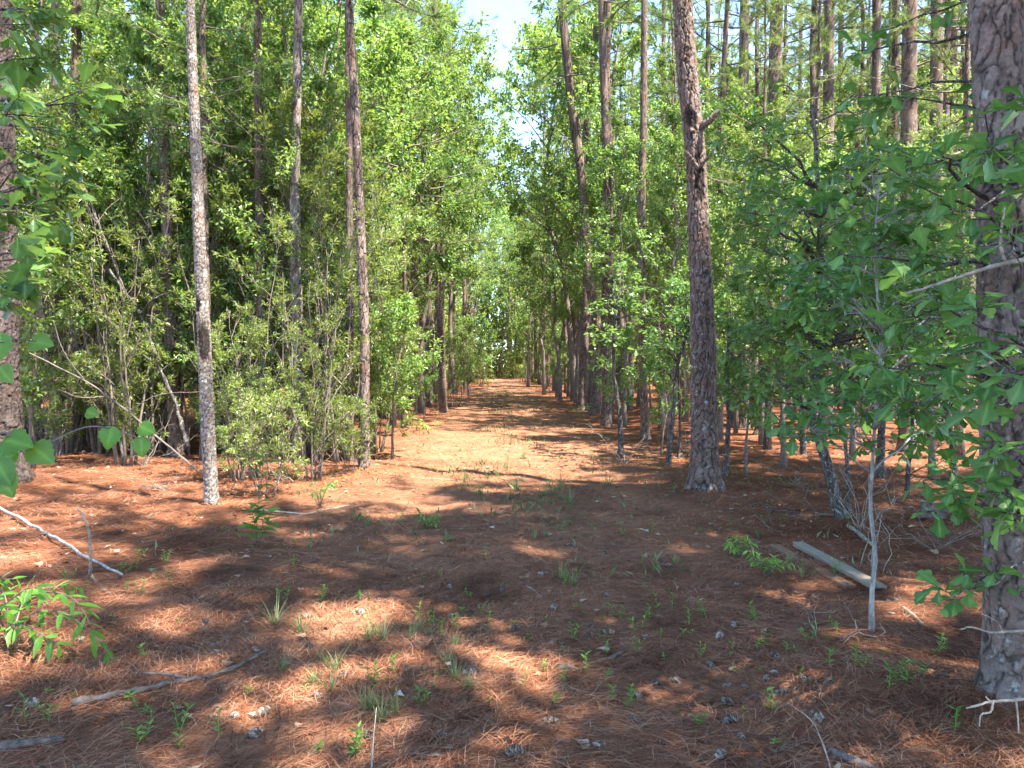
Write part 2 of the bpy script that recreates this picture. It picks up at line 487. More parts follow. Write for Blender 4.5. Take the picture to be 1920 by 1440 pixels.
# ------------------------------------------------------------------ ground and track
def build_ground():
    # one sheet: fine near the camera, coarse to the horizon
    def axis(fine, far, n_f, n_c):
        a = np.linspace(-fine, fine, n_f)
        g = fine + (far - fine) * (np.linspace(0, 1, n_c)[1:] ** 2.2)
        return np.concatenate([-g[::-1], a, g])
    xs = axis(6.5, 900, 300, 60)
    ys = np.concatenate([-np.linspace(2.0 ** .5, 900 ** .5, 40)[::-1] ** 2, np.arange(-1.9, 14, .045), 14 + np.linspace(.2, 900 ** .5, 160) ** 2])
    X, Y = np.meshgrid(xs, ys)
    nx, ny = len(xs), len(ys)
    fade = np.clip(1 - np.hypot(X, Y - 12) / 300, 0, 1)
    V = np.stack([X, Y, ground_z(X, Y) * fade], -1).reshape(-1, 3)
    i = np.arange(ny - 1)[:, None] * nx; j = np.arange(nx - 1)[None, :]
    Q = np.stack([i + j, i + j + 1, i + nx + j + 1, i + nx + j], -1).reshape(-1, 4)
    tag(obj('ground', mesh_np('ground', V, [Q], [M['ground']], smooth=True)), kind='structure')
    # the track: a sheet a few mm above, ragged edges
    ys = np.concatenate([np.arange(-3, 0, .15), np.arange(0, 15, .045), np.arange(15, 45, .12), np.arange(45, 112, .6)])
    us = np.linspace(-1, 1, 104)
    rg = np.random.default_rng(3)
    wl = 2.2 + .35 * np.sin(ys * .7) + .2 * np.sin(ys * 2.1 + 1) + .10 * np.sin(ys * 9)
    wr = 2.3 + .35 * np.sin(ys * .6 + 2) + .2 * np.sin(ys * 1.7) + .10 * np.sin(ys * 8 + 1)
    U, YY = np.meshgrid(us, ys)
    XX = .05 + np.where(U < 0, U * wl[:, None], U * wr[:, None])
    V = np.stack([XX, YY, ground_z(XX, YY) + .006 - .008 * np.abs(U) ** 12], -1).reshape(-1, 3)
    nx, ny = len(us), len(ys)
    i = np.arange(ny - 1)[:, None] * nx; j = np.arange(nx - 1)[None, :]
    Q = np.stack([i + j, i + j + 1, i + nx + j + 1, i + nx + j], -1).reshape(-1, 4)
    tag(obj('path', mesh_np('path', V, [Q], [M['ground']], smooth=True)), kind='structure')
build_ground()

def build_straw():
    rg = np.random.default_rng(11)
    T = (np.array([[0, .5, 0], [0, -.5, 0], [.35, .5, .5], [.35, -.5, .5], [.7, .5, .4], [.7, -.5, .4], [1, 0, 0]], float),
         [np.array([[0, 1, 3, 2], [2, 3, 5, 4]]), np.array([[4, 5, 6]])])
    G = Geo()
    for (n, d0, d1, hw, wid, ln) in ((90000, 2.3, 6.0, .78, .0024, .17), (70000, 6.0, 13.0, .78, .0045, .19), (45000, 13, 34, .72, .010, .24)):
        d = np.sqrt(rg.uniform(d0 ** 2, d1 ** 2, n))
        x = rg.uniform(-1, 1, n) * hw * d
        # clumped: keep more where a noise field is high
        cl = np.sin(x * 2.1 + 3 * np.sin(d * .9)) * np.cos(d * 2.4 + x) + rg.uniform(-1.3, 1.3, n)
        keep = cl > -.9
        x, d = x[keep], d[keep]; n = len(x)
        ang = 1.2 * np.sin(x * .9 + d * .7) + 1.0 * np.cos(d * 1.3 - x * .5) + rg.normal(0, .9, n)
        D = np.stack([np.cos(ang), np.sin(ang), rg.normal(0, .05, n)], 1)
        z = ground_z(x, d) + rg.uniform(.004, .022, n)
        P = np.stack([x, d, z], 1)
        L = ln * rg.uniform(.5, 1.15, n)
        TT = T[0]
        Dn = unit(D); Y = unit(np.cross(np.array([0, 0, 1.0]), Dn)); Z = np.cross(Dn, Y)
        curl = rg.normal(0, .18, n)
        V = (P[:, None, :] + Dn[:, None, :] * (TT[None, :, 0] * L[:, None])[..., None]
             + Y[:, None, :] * (TT[None, :, 1] * wid * rg.uniform(.7, 1.4, n)[:, None] + (TT[None, :, 0] * (1 - TT[None, :, 0])) * (curl * L)[:, None])[..., None]
             + Z[:, None, :] * (TT[None, :, 2] * (rg.uniform(0, .03, n))[:, None])[..., None])
        k = len(TT)
        off = (np.arange(n) * k)[:, None, None]
        G.add(V.reshape(-1, 3), [(f[None] + off).reshape(-1, f.shape[1]) for f in T[1]])
    tag(obj('needle_litter', G.mesh('needle_litter', M['straw'])), label='rust brown pine needles carpeting the forest floor and track', kind='stuff')
    # dry broad leaves
    n = 2600
    d = np.sqrt(rg.uniform(2.3 ** 2, 17 ** 2, n)); x = rg.uniform(-.78, .78, n) * d
    ang = rg.uniform(0, 6.28, n)
    D = np.stack([np.cos(ang), np.sin(ang), rg.normal(0, .18, n)], 1)
    N = np.array([0, 0, 1.0]) + rg.normal(0, .35, (n, 3))
    V, F = scatter(T_oak(), np.stack([x, d, ground_z(x, d) + rg.uniform(.012, .03, n)], 1), D, N, rg.uniform(.035, .085, n))
    tag(obj('leaf_litter', mesh_np('leaf_litter', V, F, [M['dryleaf']])), label='dry tan oak leaves strewn over the pine needles', kind='stuff')
build_straw()

# ------------------------------------------------------------------ trunks with plated bark
def plates(u, v, nu, nv, seed):
    """cellular pattern on a cylinder (u in 0..1 periodic, v in 0..1): (edge distance, cell random, height in the cell)"""
    rg = np.random.default_rng(seed)
    jx = rg.uniform(.1, .9, (nv + 4, nu)); jy = rg.uniform(.05, .95, (nv + 4, nu)); rnd = rg.uniform(0, 1, (nv + 4, nu))
    fu = u * nu; fv = v * nv + 1
    iu = np.floor(fu).astype(int); iv = np.floor(fv).astype(int)
    f1 = np.full(u.shape, 9.0); f2 = np.full(u.shape, 9.0); t = np.zeros(u.shape); hy = np.zeros(u.shape)
    for dv in (-1, 0, 1):
        for du in (-1, 0, 1):
            cu = (iu + du) % nu; cv = np.clip(iv + dv, 0, nv + 3)
            x = iu + du + jx[cv, cu]; y = iv + dv + jy[cv, cu]
            dd = np.hypot(fu - x, fv - y)
            near = dd < f1
            f2 = np.where(near, f1, np.minimum(f2, dd))
            t = np.where(near, rnd[cv, cu], t)
            hy = np.where(near, fv - y, hy)
            f1 = np.where(near, dd, f1)
    return f2 - f1, t, hy

def trunk_mesh(name, mat, pts, seg=64, dz=.02, plate=(.055, .11), depth=.012, seed=1, flare=.35, z_hi=None, wounds=()):
    """pts: (x, y, z, radius) from the base up, in local coordinates"""
    P = np.array(pts, float)
    ztop = P[-1, 2]
    zf = np.arange(-.12, min(ztop, z_hi or ztop), dz)
    zc = np.arange(zf[-1] + .25, ztop, .25) if z_hi and z_hi < ztop else np.zeros(0)
    Z = np.concatenate([zf, zc])
    S = smoothpath(P[:, :4], 160)
    o = np.argsort(S[:, 2]); S = S[o]
    cx = np.interp(Z, S[:, 2], S[:, 0]); cyy = np.interp(Z, S[:, 2], S[:, 1]); r = np.interp(Z, S[:, 2], S[:, 3])
    rg = np.random.default_rng(seed)
    th = np.arange(seg) / seg * 2 * np.pi
    TH, ZZ = np.meshgrid(th, Z)
    R = np.repeat(r[:, None], seg, 1)
    ph = rg.uniform(0, 6.28, 4)
    fl = flare * np.exp(-np.maximum(ZZ, 0) / .16)
    R = R * (1 + fl * (1 + .45 * np.cos(5 * TH + ph[0]) + .3 * np.cos(3 * TH + ph[1])))
    R = R * (1 + .03 * np.sin(TH * 2 + ph[2] + ZZ * 1.7) + .02 * np.sin(TH * 3 + ph[3] - ZZ * 2.9))
    rm = float(np.mean(P[:, 3]))
    nu = max(5, int(round(2 * np.pi * rm / plate[0]))); nv = max(4, int((Z[-1] - Z[0]) / plate[1]))
    def warp(k, o):
        return vnoise(np.cos(TH) * rm * k + o, np.sin(TH) * rm * k + 7 + o, ZZ * k * .6, seed) - .5
    w1, w2, w3, w4 = warp(14, 0), warp(34, 3), warp(14, 11), warp(60, 5)
    u = (TH / (2 * np.pi) + (w1 * .9 + w2 * .6) / nu) % 1.0
    v = np.clip((ZZ - Z[0]) / (Z[-1] - Z[0]) + (w3 * 1.3 + w2 * .8) / nv, 0, 1)
    e, t, hy = plates(u, v, nu, nv, seed)
    u2 = (u + w4 * .5 / nu) % 1.0
    e2, t2, hy2 = plates(u2, np.clip(v + w4 * .4 / nv, 0, 1), int(nu * 1.8), int(nv * 2.3), seed + 5)
    plateau = np.clip(e / .22, 0, 1)
    R = R * .93 + depth * (plateau - .8) + depth * .5 * (t - .5) * plateau + depth * .55 * (t2 - .5) + depth * .4 * np.clip(e2 / .2, 0, 1) - depth * .5 * hy2 + depth * .5 * w4
    hurt = np.zeros(R.shape)
    for z0, z1, a0, wd in wounds:
        da = np.abs((TH - a0 + np.pi) % (2 * np.pi) - np.pi)
        hurt = np.maximum(hurt, np.clip(1.4 - np.hypot((ZZ - (z0 + z1) / 2) / ((z1 - z0) / 2), da / wd) + w1 * .9, 0, 1))
    R = R - depth * 1.2 * np.clip(hurt * 2, 0, 1)
    V = np.stack([cx[:, None] + R * np.cos(TH), cyy[:, None] + R * np.sin(TH), ZZ], -1).reshape(-1, 3)
    n = len(Z)
    i = np.arange(n - 1)[:, None] * seg; j = np.arange(seg)[None, :]; k = (j + 1) % seg
    Q = np.stack([i + j, i + k, i + seg + k, i + seg + j], -1).reshape(-1, 4)
    crack = (np.clip(e, 0, 1) * .75 + .45 * np.clip(e2, 0, .6) + .25 * np.maximum(0, t2 - .5))
    crack = (crack * (1 - .85 * np.clip(hurt * 2, 0, 1))).ravel()
    return mesh_np(name, V, [Q], [mat], smooth=True, attrs={'crack': crack, 'tone': (t * .4 + t2 * .6).ravel()})

def trace(rows, H=19.0, lean_keep=.5):
    """rows: (px, py, width px) from the base up, in the upright plane through the base. -> (base, [(x,y,z,r) local])"""
    b = gp(rows[0][0], rows[0][1])
    b.z = gz(b.x, b.y)
    out = []
    for px, py, w in rows:
        p = at(px, py, b.y)
        out.append([p.x - b.x, 0.0, p.z - b.z, w * b.y / FPX / 2])
    out[0][2] = -.12
    if out[-1][2] < H:
        (x0, _, z0, r0), (x1, _, z1, r1) = out[-2], out[-1]
        sl_ = (x1 - x0) / max(z1 - z0, .1) * lean_keep
        for f in (.25, .6, 1.0):
            z = z1 + (H - z1) * f
            out.append([x1 + sl_ * (z - z1) * (1 - .4 * f), .15 * f, z, max(r1 * (1 - f) + .025 * f, .02)])
    return b, out

# ------------------------------------------------------------------ prototypes: pine crown
def wiggle(a, b, n, amp, rg, sag=0.0):
    t = np.linspace(0, 1, n)[:, None]
    P = np.asarray(a) * (1 - t) + np.asarray(b) * t
    L = np.linalg.norm(np.asarray(b) - np.asarray(a))
    off = rg.normal(0, amp * L, (n, 3)); off[0] = 0
    off = np.cumsum(off, 0) / math.sqrt(n) * np.minimum(1, t * 2)
    P = P + off
    P[:, 2] += sag * L * (t[:, 0] ** 2 - t[:, 0]) * -1
    return P

def pine_crown(seed, span=8.5, nb=34, maxlen=2.4, tufts=7, needles=34, nlen=.22, nw=.007):
    """crown whose tip is the origin; hangs down span metres"""
    rg = np.random.default_rng(seed)
    G = Geo()
    Ps, Ds, Ns, Ls = [], [], [], []
    for i in range(nb):
        f = ((i + .5) / nb) ** 1.0
        z = -span * f + rg.normal(0, .25)
        az = i * 2.399 + rg.normal(0, .3)
        L = maxlen * (0.18 + 1.0 * math.sin(min(1, f * 1.15) * math.pi * .62)) * rg.uniform(.65, 1.15)
        el = math.radians(52 - 58 * f + rg.normal(0, 8))
        e = np.array([math.cos(az) * math.cos(el), math.sin(az) * math.cos(el), math.sin(el)]) * L
        p0 = np.array([0, 0, min(z, -.1)])
        P = wiggle(p0, p0 + e, 6, .05, rg, sag=-.25)
        G.add(*tube(P, np.linspace(.028 * (.4 + f), .006, 6), 4, False), m=0)
        for k in range(tufts):
            t = rg.uniform(.35, 1.0) if k else 1.0
            q = P[min(5, int(t * 5))]
            tw = unit(e / L + rg.normal(0, .55, 3) + np.array([0, 0, .25]))
            tl = rg.uniform(.15, .55)
            c = q + tw * tl
            G.add(*tube(np.array([q, (q + c) / 2 + rg.normal(0, .02, 3), c]), np.array([.008, .006, .004]), 3, False), m=0)
            n = needles
            back = rg.uniform(0, .28, n)[:, None]
            Ps.append(c - tw * back)
            d = unit(tw * rg.uniform(.2, 1.3, n)[:, None] + unit(rg.normal(0, 1, (n, 3))) * .9)
            Ds.append(d); Ls.append(rg.uniform(.7, 1.15, n) * nlen)
    P = np.concatenate(Ps); D = np.concatenate(Ds); L = np.concatenate(Ls)
    N = unit(rg.normal(0, 1, P.shape))
    D[:, 2] -= .12
    T = (np.array([[0, nw / nlen, 0], [0, -nw / nlen, 0], [1, 0, -.08]]), [np.array([[0, 1, 2]])])
    V, F = scatter(T, P, D, N, L)
    G.add(V, F, m=1)
    return G.mesh('pine_crown', M['twig'], M['needle'])

# ------------------------------------------------------------------ prototypes: broadleaf growth
def grow(seed, H, r0, lo, spread, nlimb, nsub, nleaf, T, leaf, mats, stems=1, upright=.5, droop=.15, whorl=False, fan=.25, lean=(0, 0), shape='dome', bare=0.0, lsig=.09, hvar=.72):
    """-> (wood mesh, leaf mesh). stems spread from the base; limbs; subs; leaves on the subs"""
    rg = np.random.default_rng(seed)
    W = Geo()
    Ps, Ds = [], []
    for s in range(stems):
        az0 = s * 2 * math.pi / max(stems, 1) + rg.normal(0, .5)
        hh = H * (rg.uniform(hvar, 1.0) if stems > 1 else 1.0)
        out = (fan * hh * rg.uniform(.5, 1.2)) if stems > 1 else 0
        tip = np.array([math.cos(az0) * out + lean[0], math.sin(az0) * out + lean[1], hh])
        base = np.array([math.cos(az0), math.sin(az0), 0]) * (.06 * stems ** .5 if stems > 1 else 0)
        base[2] = -.06
        TP = wiggle(base, tip, 12, .045, rg)
        rr = r0 * (1 / stems ** .4)
        W.add(*tube(TP, np.linspace(rr, rr * .18, 12) * (1 + .35 * np.exp(-np.arange(12) / .8)), 8))
        nl = max(3, int(nlimb / stems))
        for i in range(nl):
            f = lo + (1 - lo) * ((i + rg.uniform(.2, .8)) / nl)
            q = f * 11; a = int(min(10, q)); p0 = TP[a] * (1 - (q - a)) + TP[a + 1] * (q - a)
            az = i * 2.399 + s + rg.normal(0, .4)
            g = (f - lo) / (1 - lo)
            if shape == 'even':
                prof = .75 + .35 * math.sin(g * 9 + s * 2)
            elif shape == 'dome':
                prof = math.sin(math.pi * (.22 + .70 * g)) ** .8
            else:
                prof = 1.05 - .75 * g
            L = spread * prof * rg.uniform(.6, 1.2)
            el = math.radians(5 + 55 * upright + 35 * g * upright + rg.normal(0, 12))
            e = np.array([math.cos(az) * math.cos(el), math.sin(az) * math.cos(el), math.sin(el)])
            LP = wiggle(p0, p0 + e * L, 7, .07, rg, sag=.12)
            W.add(*tube(LP, np.linspace(max(rr * .32 * (1 - .6 * g), .006), .004, 7), 5, False))
            if rg.uniform() < bare:
                continue
            for k in range(nsub):
                t = rg.uniform(.25, 1.0) if k else 1.0
                q = t * 6; a = int(min(5, q)); b0 = LP[a] * (1 - (q - a)) + LP[a + 1] * (q - a)
                sd = unit(e + rg.normal(0, .75, 3) + np.array([0, 0, .15]))
                sL = L * rg.uniform(.18, .42) + .08
                SP = wiggle(b0, b0 + sd * sL, 4, .08, rg)
                W.add(*tube(SP, np.array([.006, .0045, .003, .002]), 3, False))
                n = nleaf
                if whorl:
                    # whorls at a few nodes with most at the tip
                    tt = np.where(rg.uniform(0, 1, n) < .55, rg.uniform(.85, 1, n), rg.uniform(.25, 1, n))
                else:
                    tt = rg.uniform(.15, 1, n)
                q = tt * 3; a = np.minimum(2, q.astype(int)); w = (q - a)[:, None]
                pos = SP[a] * (1 - w) + SP[a + 1] * w
                rad = unit(rg.normal(0, 1, (n, 3)))
                d = unit(sd * (.8 if whorl else .45) + rad * .9 + np.array([0, 0, -droop]))
                Ps.append(pos + rad * rg.uniform(0, lsig, n)[:, None]); Ds.append(d)
    P = np.concatenate(Ps); D = np.concatenate(Ds)
    N = unit(np.array([.15, -.1, 1.0]) + rg.normal(0, .45, P.shape))
    V, F = scatter(T, P, D, N, leaf * rg.uniform(.6, 1.2, len(P)))
    return W.mesh('wood', mats[0], smooth=True), mesh_np('leaves', V, F, [mats[1]])

PINE_CROWN = [pine_crown(s, 11.0, 46, 2.5, 8, 40, .24, .009) for s in (1, 2, 3)]
PINE_CROWN_SPARSE = [pine_crown(s, 7.5, 26, 2.2, 7, 38, .24, .008) for s in (4, 5)]
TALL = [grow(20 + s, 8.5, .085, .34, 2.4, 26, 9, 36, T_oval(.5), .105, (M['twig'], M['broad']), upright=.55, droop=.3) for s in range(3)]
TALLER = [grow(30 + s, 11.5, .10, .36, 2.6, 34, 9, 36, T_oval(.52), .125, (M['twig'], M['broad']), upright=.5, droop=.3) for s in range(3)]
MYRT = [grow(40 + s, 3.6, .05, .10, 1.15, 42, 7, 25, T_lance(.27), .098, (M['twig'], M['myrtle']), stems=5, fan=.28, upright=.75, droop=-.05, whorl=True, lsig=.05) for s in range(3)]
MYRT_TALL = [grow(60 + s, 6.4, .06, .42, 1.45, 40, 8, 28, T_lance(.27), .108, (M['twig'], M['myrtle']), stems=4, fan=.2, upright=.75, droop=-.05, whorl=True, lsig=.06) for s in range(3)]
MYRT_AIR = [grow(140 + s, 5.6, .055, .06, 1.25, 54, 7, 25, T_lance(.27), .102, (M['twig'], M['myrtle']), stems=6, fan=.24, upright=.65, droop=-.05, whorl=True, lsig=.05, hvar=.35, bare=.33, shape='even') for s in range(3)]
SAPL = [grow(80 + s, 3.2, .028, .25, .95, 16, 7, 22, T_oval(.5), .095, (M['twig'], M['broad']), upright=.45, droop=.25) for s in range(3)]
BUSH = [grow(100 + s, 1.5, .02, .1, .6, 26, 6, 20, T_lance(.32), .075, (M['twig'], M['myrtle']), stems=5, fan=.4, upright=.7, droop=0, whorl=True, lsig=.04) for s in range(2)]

def put(name, proto, label, cat, x, y, rz, sc=1.0, group=None, crown='crown', stem='trunk'):
    o = thing(name, label, cat, (x, y, gz(x, y)), rz, group, sc)
    obj(stem, proto[0], o)
    obj(crown, proto[1], o)
    return o

# ------------------------------------------------------------------ generic pines
def gen_trunk(seed, H=19, r=.15):
    rg = np.random.default_rng(seed)
    n = 26
    z = np.linspace(0, H, n)
    x = np.cumsum(rg.normal(0, .035, n)); y = np.cumsum(rg.normal(0, .035, n)); x -= x[0]; y -= y[0]
    x *= np.minimum(1, z / 6) ; y *= np.minimum(1, z / 6)
    R = r * (1 - .85 * (z / H) ** 1.15) ; R[0] *= 1.3
    P = np.stack([x, y, z], 1); P[0, 2] = -.15
    G = Geo(); G.add(*tube(P, R, 14))
    for k in range(10):                              # dead snags on the lower stem
        zz = rg.uniform(2.5, H * .55); i = int(zz / H * (n - 1))
        az = rg.uniform(0, 6.28); L = rg.uniform(.25, 1.3)
        e = np.array([math.cos(az), math.sin(az), rg.uniform(-.1, .5)]) * L
        G.add(*tube(wiggle(P[i], P[i] + e, 5, .06, rg), np.linspace(.017, .005, 5), 4, False))
    return G.mesh('pine_trunk', M['bark_far'], smooth=True), (x[-1], y[-1], H)
GEN = [gen_trunk(s, 18 + (s % 3), .135 + .02 * (s % 3)) for s in range(5)]
def pine(x, y, rz, label, group=None, sc=1.0, k=0, sparse=False, name='pine_tree'):
    o = thing(name, label, 'pine tree', (x, y, gz(x, y)), rz, group, sc)
    tr, top = GEN[k % len(GEN)]
    obj('trunk', tr, o)
    cr = (PINE_CROWN_SPARSE if sparse else PINE_CROWN)
    obj('crown', cr[k % len(cr)], o, top, k * 1.3)
    return o

# ------------------------------------------------------------------ the pines one can follow in the photo
PLACED = []
def traced_pine(rows, label, mat, seed, H=19, seg=48, dz=.03, plate=(.05, .1), depth=.01, z_hi=9, crown=True, keep=.5, sparse=True, flare=.35, name='pine_tree', wounds=()):
    b, pts = trace(rows, H, keep)
    o = thing(name, label, 'pine tree', b)
    obj('trunk', trunk_mesh('trunk', mat, pts, seg, dz, plate, depth, seed, flare, z_hi, wounds), o)
    if crown:
        cr = (PINE_CROWN_SPARSE if sparse else PINE_CROWN)
        obj('crown', cr[seed % len(cr)], o, tuple(pts[-1][:3]), seed * .7)
    PLACED.append((b.x, b.y))
    return o, b, pts

o, b, pts = traced_pine([(1323, 925, 60), (1321, 800, 52), (1319, 700, 47), (1316, 560, 43), (1310, 430, 40), (1303, 280, 38), (1288, 130, 37), (1279, 0, 35), (1262, -200, 32)],
                        'stout reddish barked pine beside the track, with broken stubs on its upper trunk', M['bark_near'], 7, 20, 140, .011, (.06, .20), .014, wounds=[(3.6, 4.15, -1.5, .45), (4.55, 4.75, -2.0, .5)])
def stub(parent, base, pxpts, r0, r1, name='broken_branch', mat='bark_near', depth_off=0.0):
    P = [np.array(at(px, py, base.y + dy)) - np.array(base) for px, py, dy in pxpts]
    S = smoothpath(P, 14)
    rg = np.random.default_rng(5)
    V, F = tube(S + rg.normal(0, .004, S.shape), np.linspace(r0, r1, 14) * rg.uniform(.85, 1.15, 14), 8)
    return obj(name, mesh_np(name, V, F, [M['darkstick']], smooth=False), parent)
stub(o, b, [(1308, 238, 0), (1322, 232, -.12), (1335, 222, -.2), (1349, 208, -.25)], .06, .03)
stub(o, b, [(1310, 322, -.06), (1298, 300, -.16), (1286, 285, -.22)], .035, .02)
stub(o, b, [(1308, 318, -.06), (1325, 298, -.18), (1341, 276, -.25)], .026, .012)

traced_pine([(1908, 1330, 106), (1903, 1200, 104), (1898, 1050, 102), (1892, 900, 102), (1888, 700, 98), (1884, 500, 95), (1880, 300, 92), (1872, 100, 90), (1866, -60, 88), (1852, -400, 82)],
            'big grey pine trunk closest to the viewer, beside the oak leaves', M['bark_grey'], 9, 18, 180, .007, (.06, .16), .007, 4.2, flare=.35)
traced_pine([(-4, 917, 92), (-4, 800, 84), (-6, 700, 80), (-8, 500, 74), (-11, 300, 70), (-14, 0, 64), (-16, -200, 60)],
            'stout shade-toned pine trunk at the left edge behind the hanging vine leaves', M['bark_shade_tone'], 12, 19, 120, .013, (.06, .17), .014)
traced_pine([(398, 957, 27), (394, 880, 26), (387, 740, 25), (381, 600, 24), (374, 450, 22), (368, 300, 20), (362, 150, 17), (357, 0, 15), (352, -200, 12)],
            'slender pine with pale lichen flaked trunk in sunlight, beside the shrub thicket', M['bark_pale'], 14, 17, 56, .011, (.028, .05), .006, 8, flare=.15, wounds=[(1.62, 2.05, -1.3, .9), (2.15, 2.3, -2.2, .5)])
traced_pine([(683, 882, 19), (684, 760, 19), (683, 600, 18), (678, 480, 18), (674, 380, 17), (666, 200, 16), (657, 60, 15), (650, -150, 13)],
            'thin grey pine at the edge of the track where the left thicket ends', M['bark_far'], 15, 15, 40, .025, (.035, .07), .008, 8)
traced_pine([(148, 850, 23), (147, 700, 21), (146, 550, 20), (145, 400, 19), (144, 200, 17), (143, 0, 15)],
            'dark straight pine between the left edge trunk and the leaning dead stems', M['bark_near'], 16, 17, 32, .05, (.05, .1), .01)
traced_pine([(331, 858, 28), (325, 720, 25), (318, 560, 22), (312, 400, 20), (306, 200, 18), (300, 0, 16)],
            'pine just left of the slender lichen flaked trunk, further back', M['bark_near'], 17, 17, 32, .05, (.05, .1), .01)
traced_pine([(560, 868, 23), (559, 700, 21), (557, 560, 20), (553, 400, 19), (556, 200, 17), (560, 0, 15)],
            'sunlit pale pine trunk in the middle of the left thicket', M['bark_pale'], 18, 18, 32, .05, (.045, .09), .01)
traced_pine([(488, 862, 19), (489, 650, 17), (488, 500, 17), (486, 350, 16), (484, 150, 14)],
            'spotted grey pine trunk behind the thicket, between the lichened pine and the pale one', M['bark_near'], 19, 17, 32, .05, (.045, .09), .01)
traced_pine([(655, 866, 16), (657, 640, 15), (656, 480, 14), (655, 300, 13), (653, 80, 12)],
            'dim pine trunk close behind the thin grey pine at the thicket end', M['bark_near'], 20, 16, 32, .05, (.045, .09), .01)
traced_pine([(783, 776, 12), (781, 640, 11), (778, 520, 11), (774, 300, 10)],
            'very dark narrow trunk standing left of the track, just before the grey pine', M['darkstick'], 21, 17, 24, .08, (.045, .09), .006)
traced_pine([(830, 769, 17), (827, 640, 16), (824, 520, 15), (821, 380, 14), (817, 150, 12)],
            'grey pine at the left brink of the track, half in sun, beyond the dark trunk', M['bark_near'], 22, 18, 32, .06, (.05, .1), .012)
traced_pine([(808, 757, 10), (806, 620, 10), (803, 480, 9)], 'thin pine between the very dark trunk and the grey pine beside the track', M['bark_near'], 23, 17, 20, .1, (.05, .1), .01)
traced_pine([(757, 802, 9), (757, 690, 9), (759, 560, 8), (756, 400, 7)], 'spindly reddish pine pole left of the very dark trunk', M['bark_near'], 24, 12, 20, .08, (.04, .08), .006)
traced_pine([(873, 735, 8), (872, 640, 8), (870, 500, 7)], 'small far pine left of the track where it narrows', M['bark_near'], 25, 18, 16, .15, (.06, .12), .012)
# right side
traced_pine([(1114, 776, 22), (1120, 720, 21), (1127, 650, 20), (1118, 600, 19), (1107, 540, 19), (1100, 480, 18), (1090, 330, 17), (1070, 180, 17), (1053, 0, 15)],
            'crooked pine with a swollen bend in its lower trunk, right of the track', M['bark_near'], 31, 19, 40, .04, (.06, .1), .014)
traced_pine([(1091, 770, 18), (1094, 690, 17), (1098, 600, 16), (1100, 500, 15), (1096, 300, 14), (1118, 60, 13)],
            'straight pine crossing just behind the crooked pine', M['bark_near'], 32, 19, 32, .05, (.06, .1), .014)
traced_pine([(1137, 801, 19), (1140, 700, 18), (1144, 600, 17), (1143, 500, 17), (1138, 320, 15), (1131, 120, 14), (1128, 0, 13)],
            'pine right next to the crooked pine, with a plain straight trunk', M['bark_near'], 33, 19, 36, .04, (.055, .1), .013)
traced_pine([(1210, 830, 16), (1207, 740, 15), (1203, 600, 15), (1203, 400, 14), (1207, 200, 13), (1208, 0, 11)],
            'dark pine midway between the crooked pine and the stout reddish pine', M['bark_near'], 34, 18, 32, .05, (.05, .1), .01)
traced_pine([(1432, 822, 30), (1434, 740, 27), (1438, 600, 26), (1446, 400, 25), (1452, 200, 24), (1456, 0, 23)],
            'broad pine trunk behind the stout reddish pine, right of it', M['bark_near'], 35, 20, 40, .04, (.055, .1), .014)
traced_pine([(1396, 806, 19), (1394, 650, 19), (1393, 400, 18), (1394, 200, 18), (1396, 0, 17)],
            'pine rising immediately right of the stout reddish pine, second trunk along', M['bark_near'], 36, 20, 36, .05, (.055, .1), .012)
traced_pine([(1376, 800, 9), (1372, 640, 9), (1350, 330, 10), (1356, 150, 10), (1364, 0, 9)],
            'thin leaning pine pole hugging the right side of the stout reddish pine', M['bark_near'], 37, 15, 20, .06, (.04, .08), .007)
RIGHT_UP = [(1243, 9, 34), (1326, 9, 30), (1530, 10, 30), (1553, 20, 18.5), (1575, 10, 31), (1642, 17, 19.5), (1678, 15, 24), (1704, 29, 14), (1755, 23, 16.5), (1787, 14, 25), (1500, 8, 37)]
RU_LAB = ['slim pine standing left of the stout reddish pine, above the understorey leaves', 'thin far pine seen along the right flank of the stout reddish pine',
          'narrow pine, first to the right after the broad trunk above the oak leaves', 'thick pine, the second after the broad trunk above the oak leaves',
          'narrow pine close behind the thick pine above the oak leaves', 'pine trunk in the middle of the row above the oak thicket',
          'pine left of the widest trunk of the row above the oak thicket', 'widest pine trunk in the row above the oak thicket',
          'pine between the widest row trunk and the big closest trunk', 'pine seen just left of the big grey closest trunk',
          'hair thin far pine between the broad trunk and the first narrow one']
for i, (px, w, d) in enumerate(RIGHT_UP):
    py = 690 + CAM_H * FPX / d
    traced_pine([(px - 3, py, w * 1.15), (px - 1, 500, w), (px, 250, w * .97), (px + 2, 0, w * .92)], RU_LAB[i], M['bark_near'], 50 + i, 19, 24, .08, (.055, .1), .012)

for i, (px, d, k) in enumerate([(1268, 27, 0), (1345, 34, 1), (1418, 27, 2), (1478, 25, 3), (1515, 22, 4), (1600, 24, 0), (1622, 30, 1), (1660, 27, 2), (1735, 21, 3), (1772, 20, 4), (1810, 22, 0)]):
    p_ = at(px, 700, d)
    pine(p_.x, p_.y, i * 1.9, 'thin pine in the packed row above the oak thicket, between the thicker trunks', 'thin pines in the packed row above the oak thicket', .95, k, True)
    PLACED.append((p_.x, p_.y))
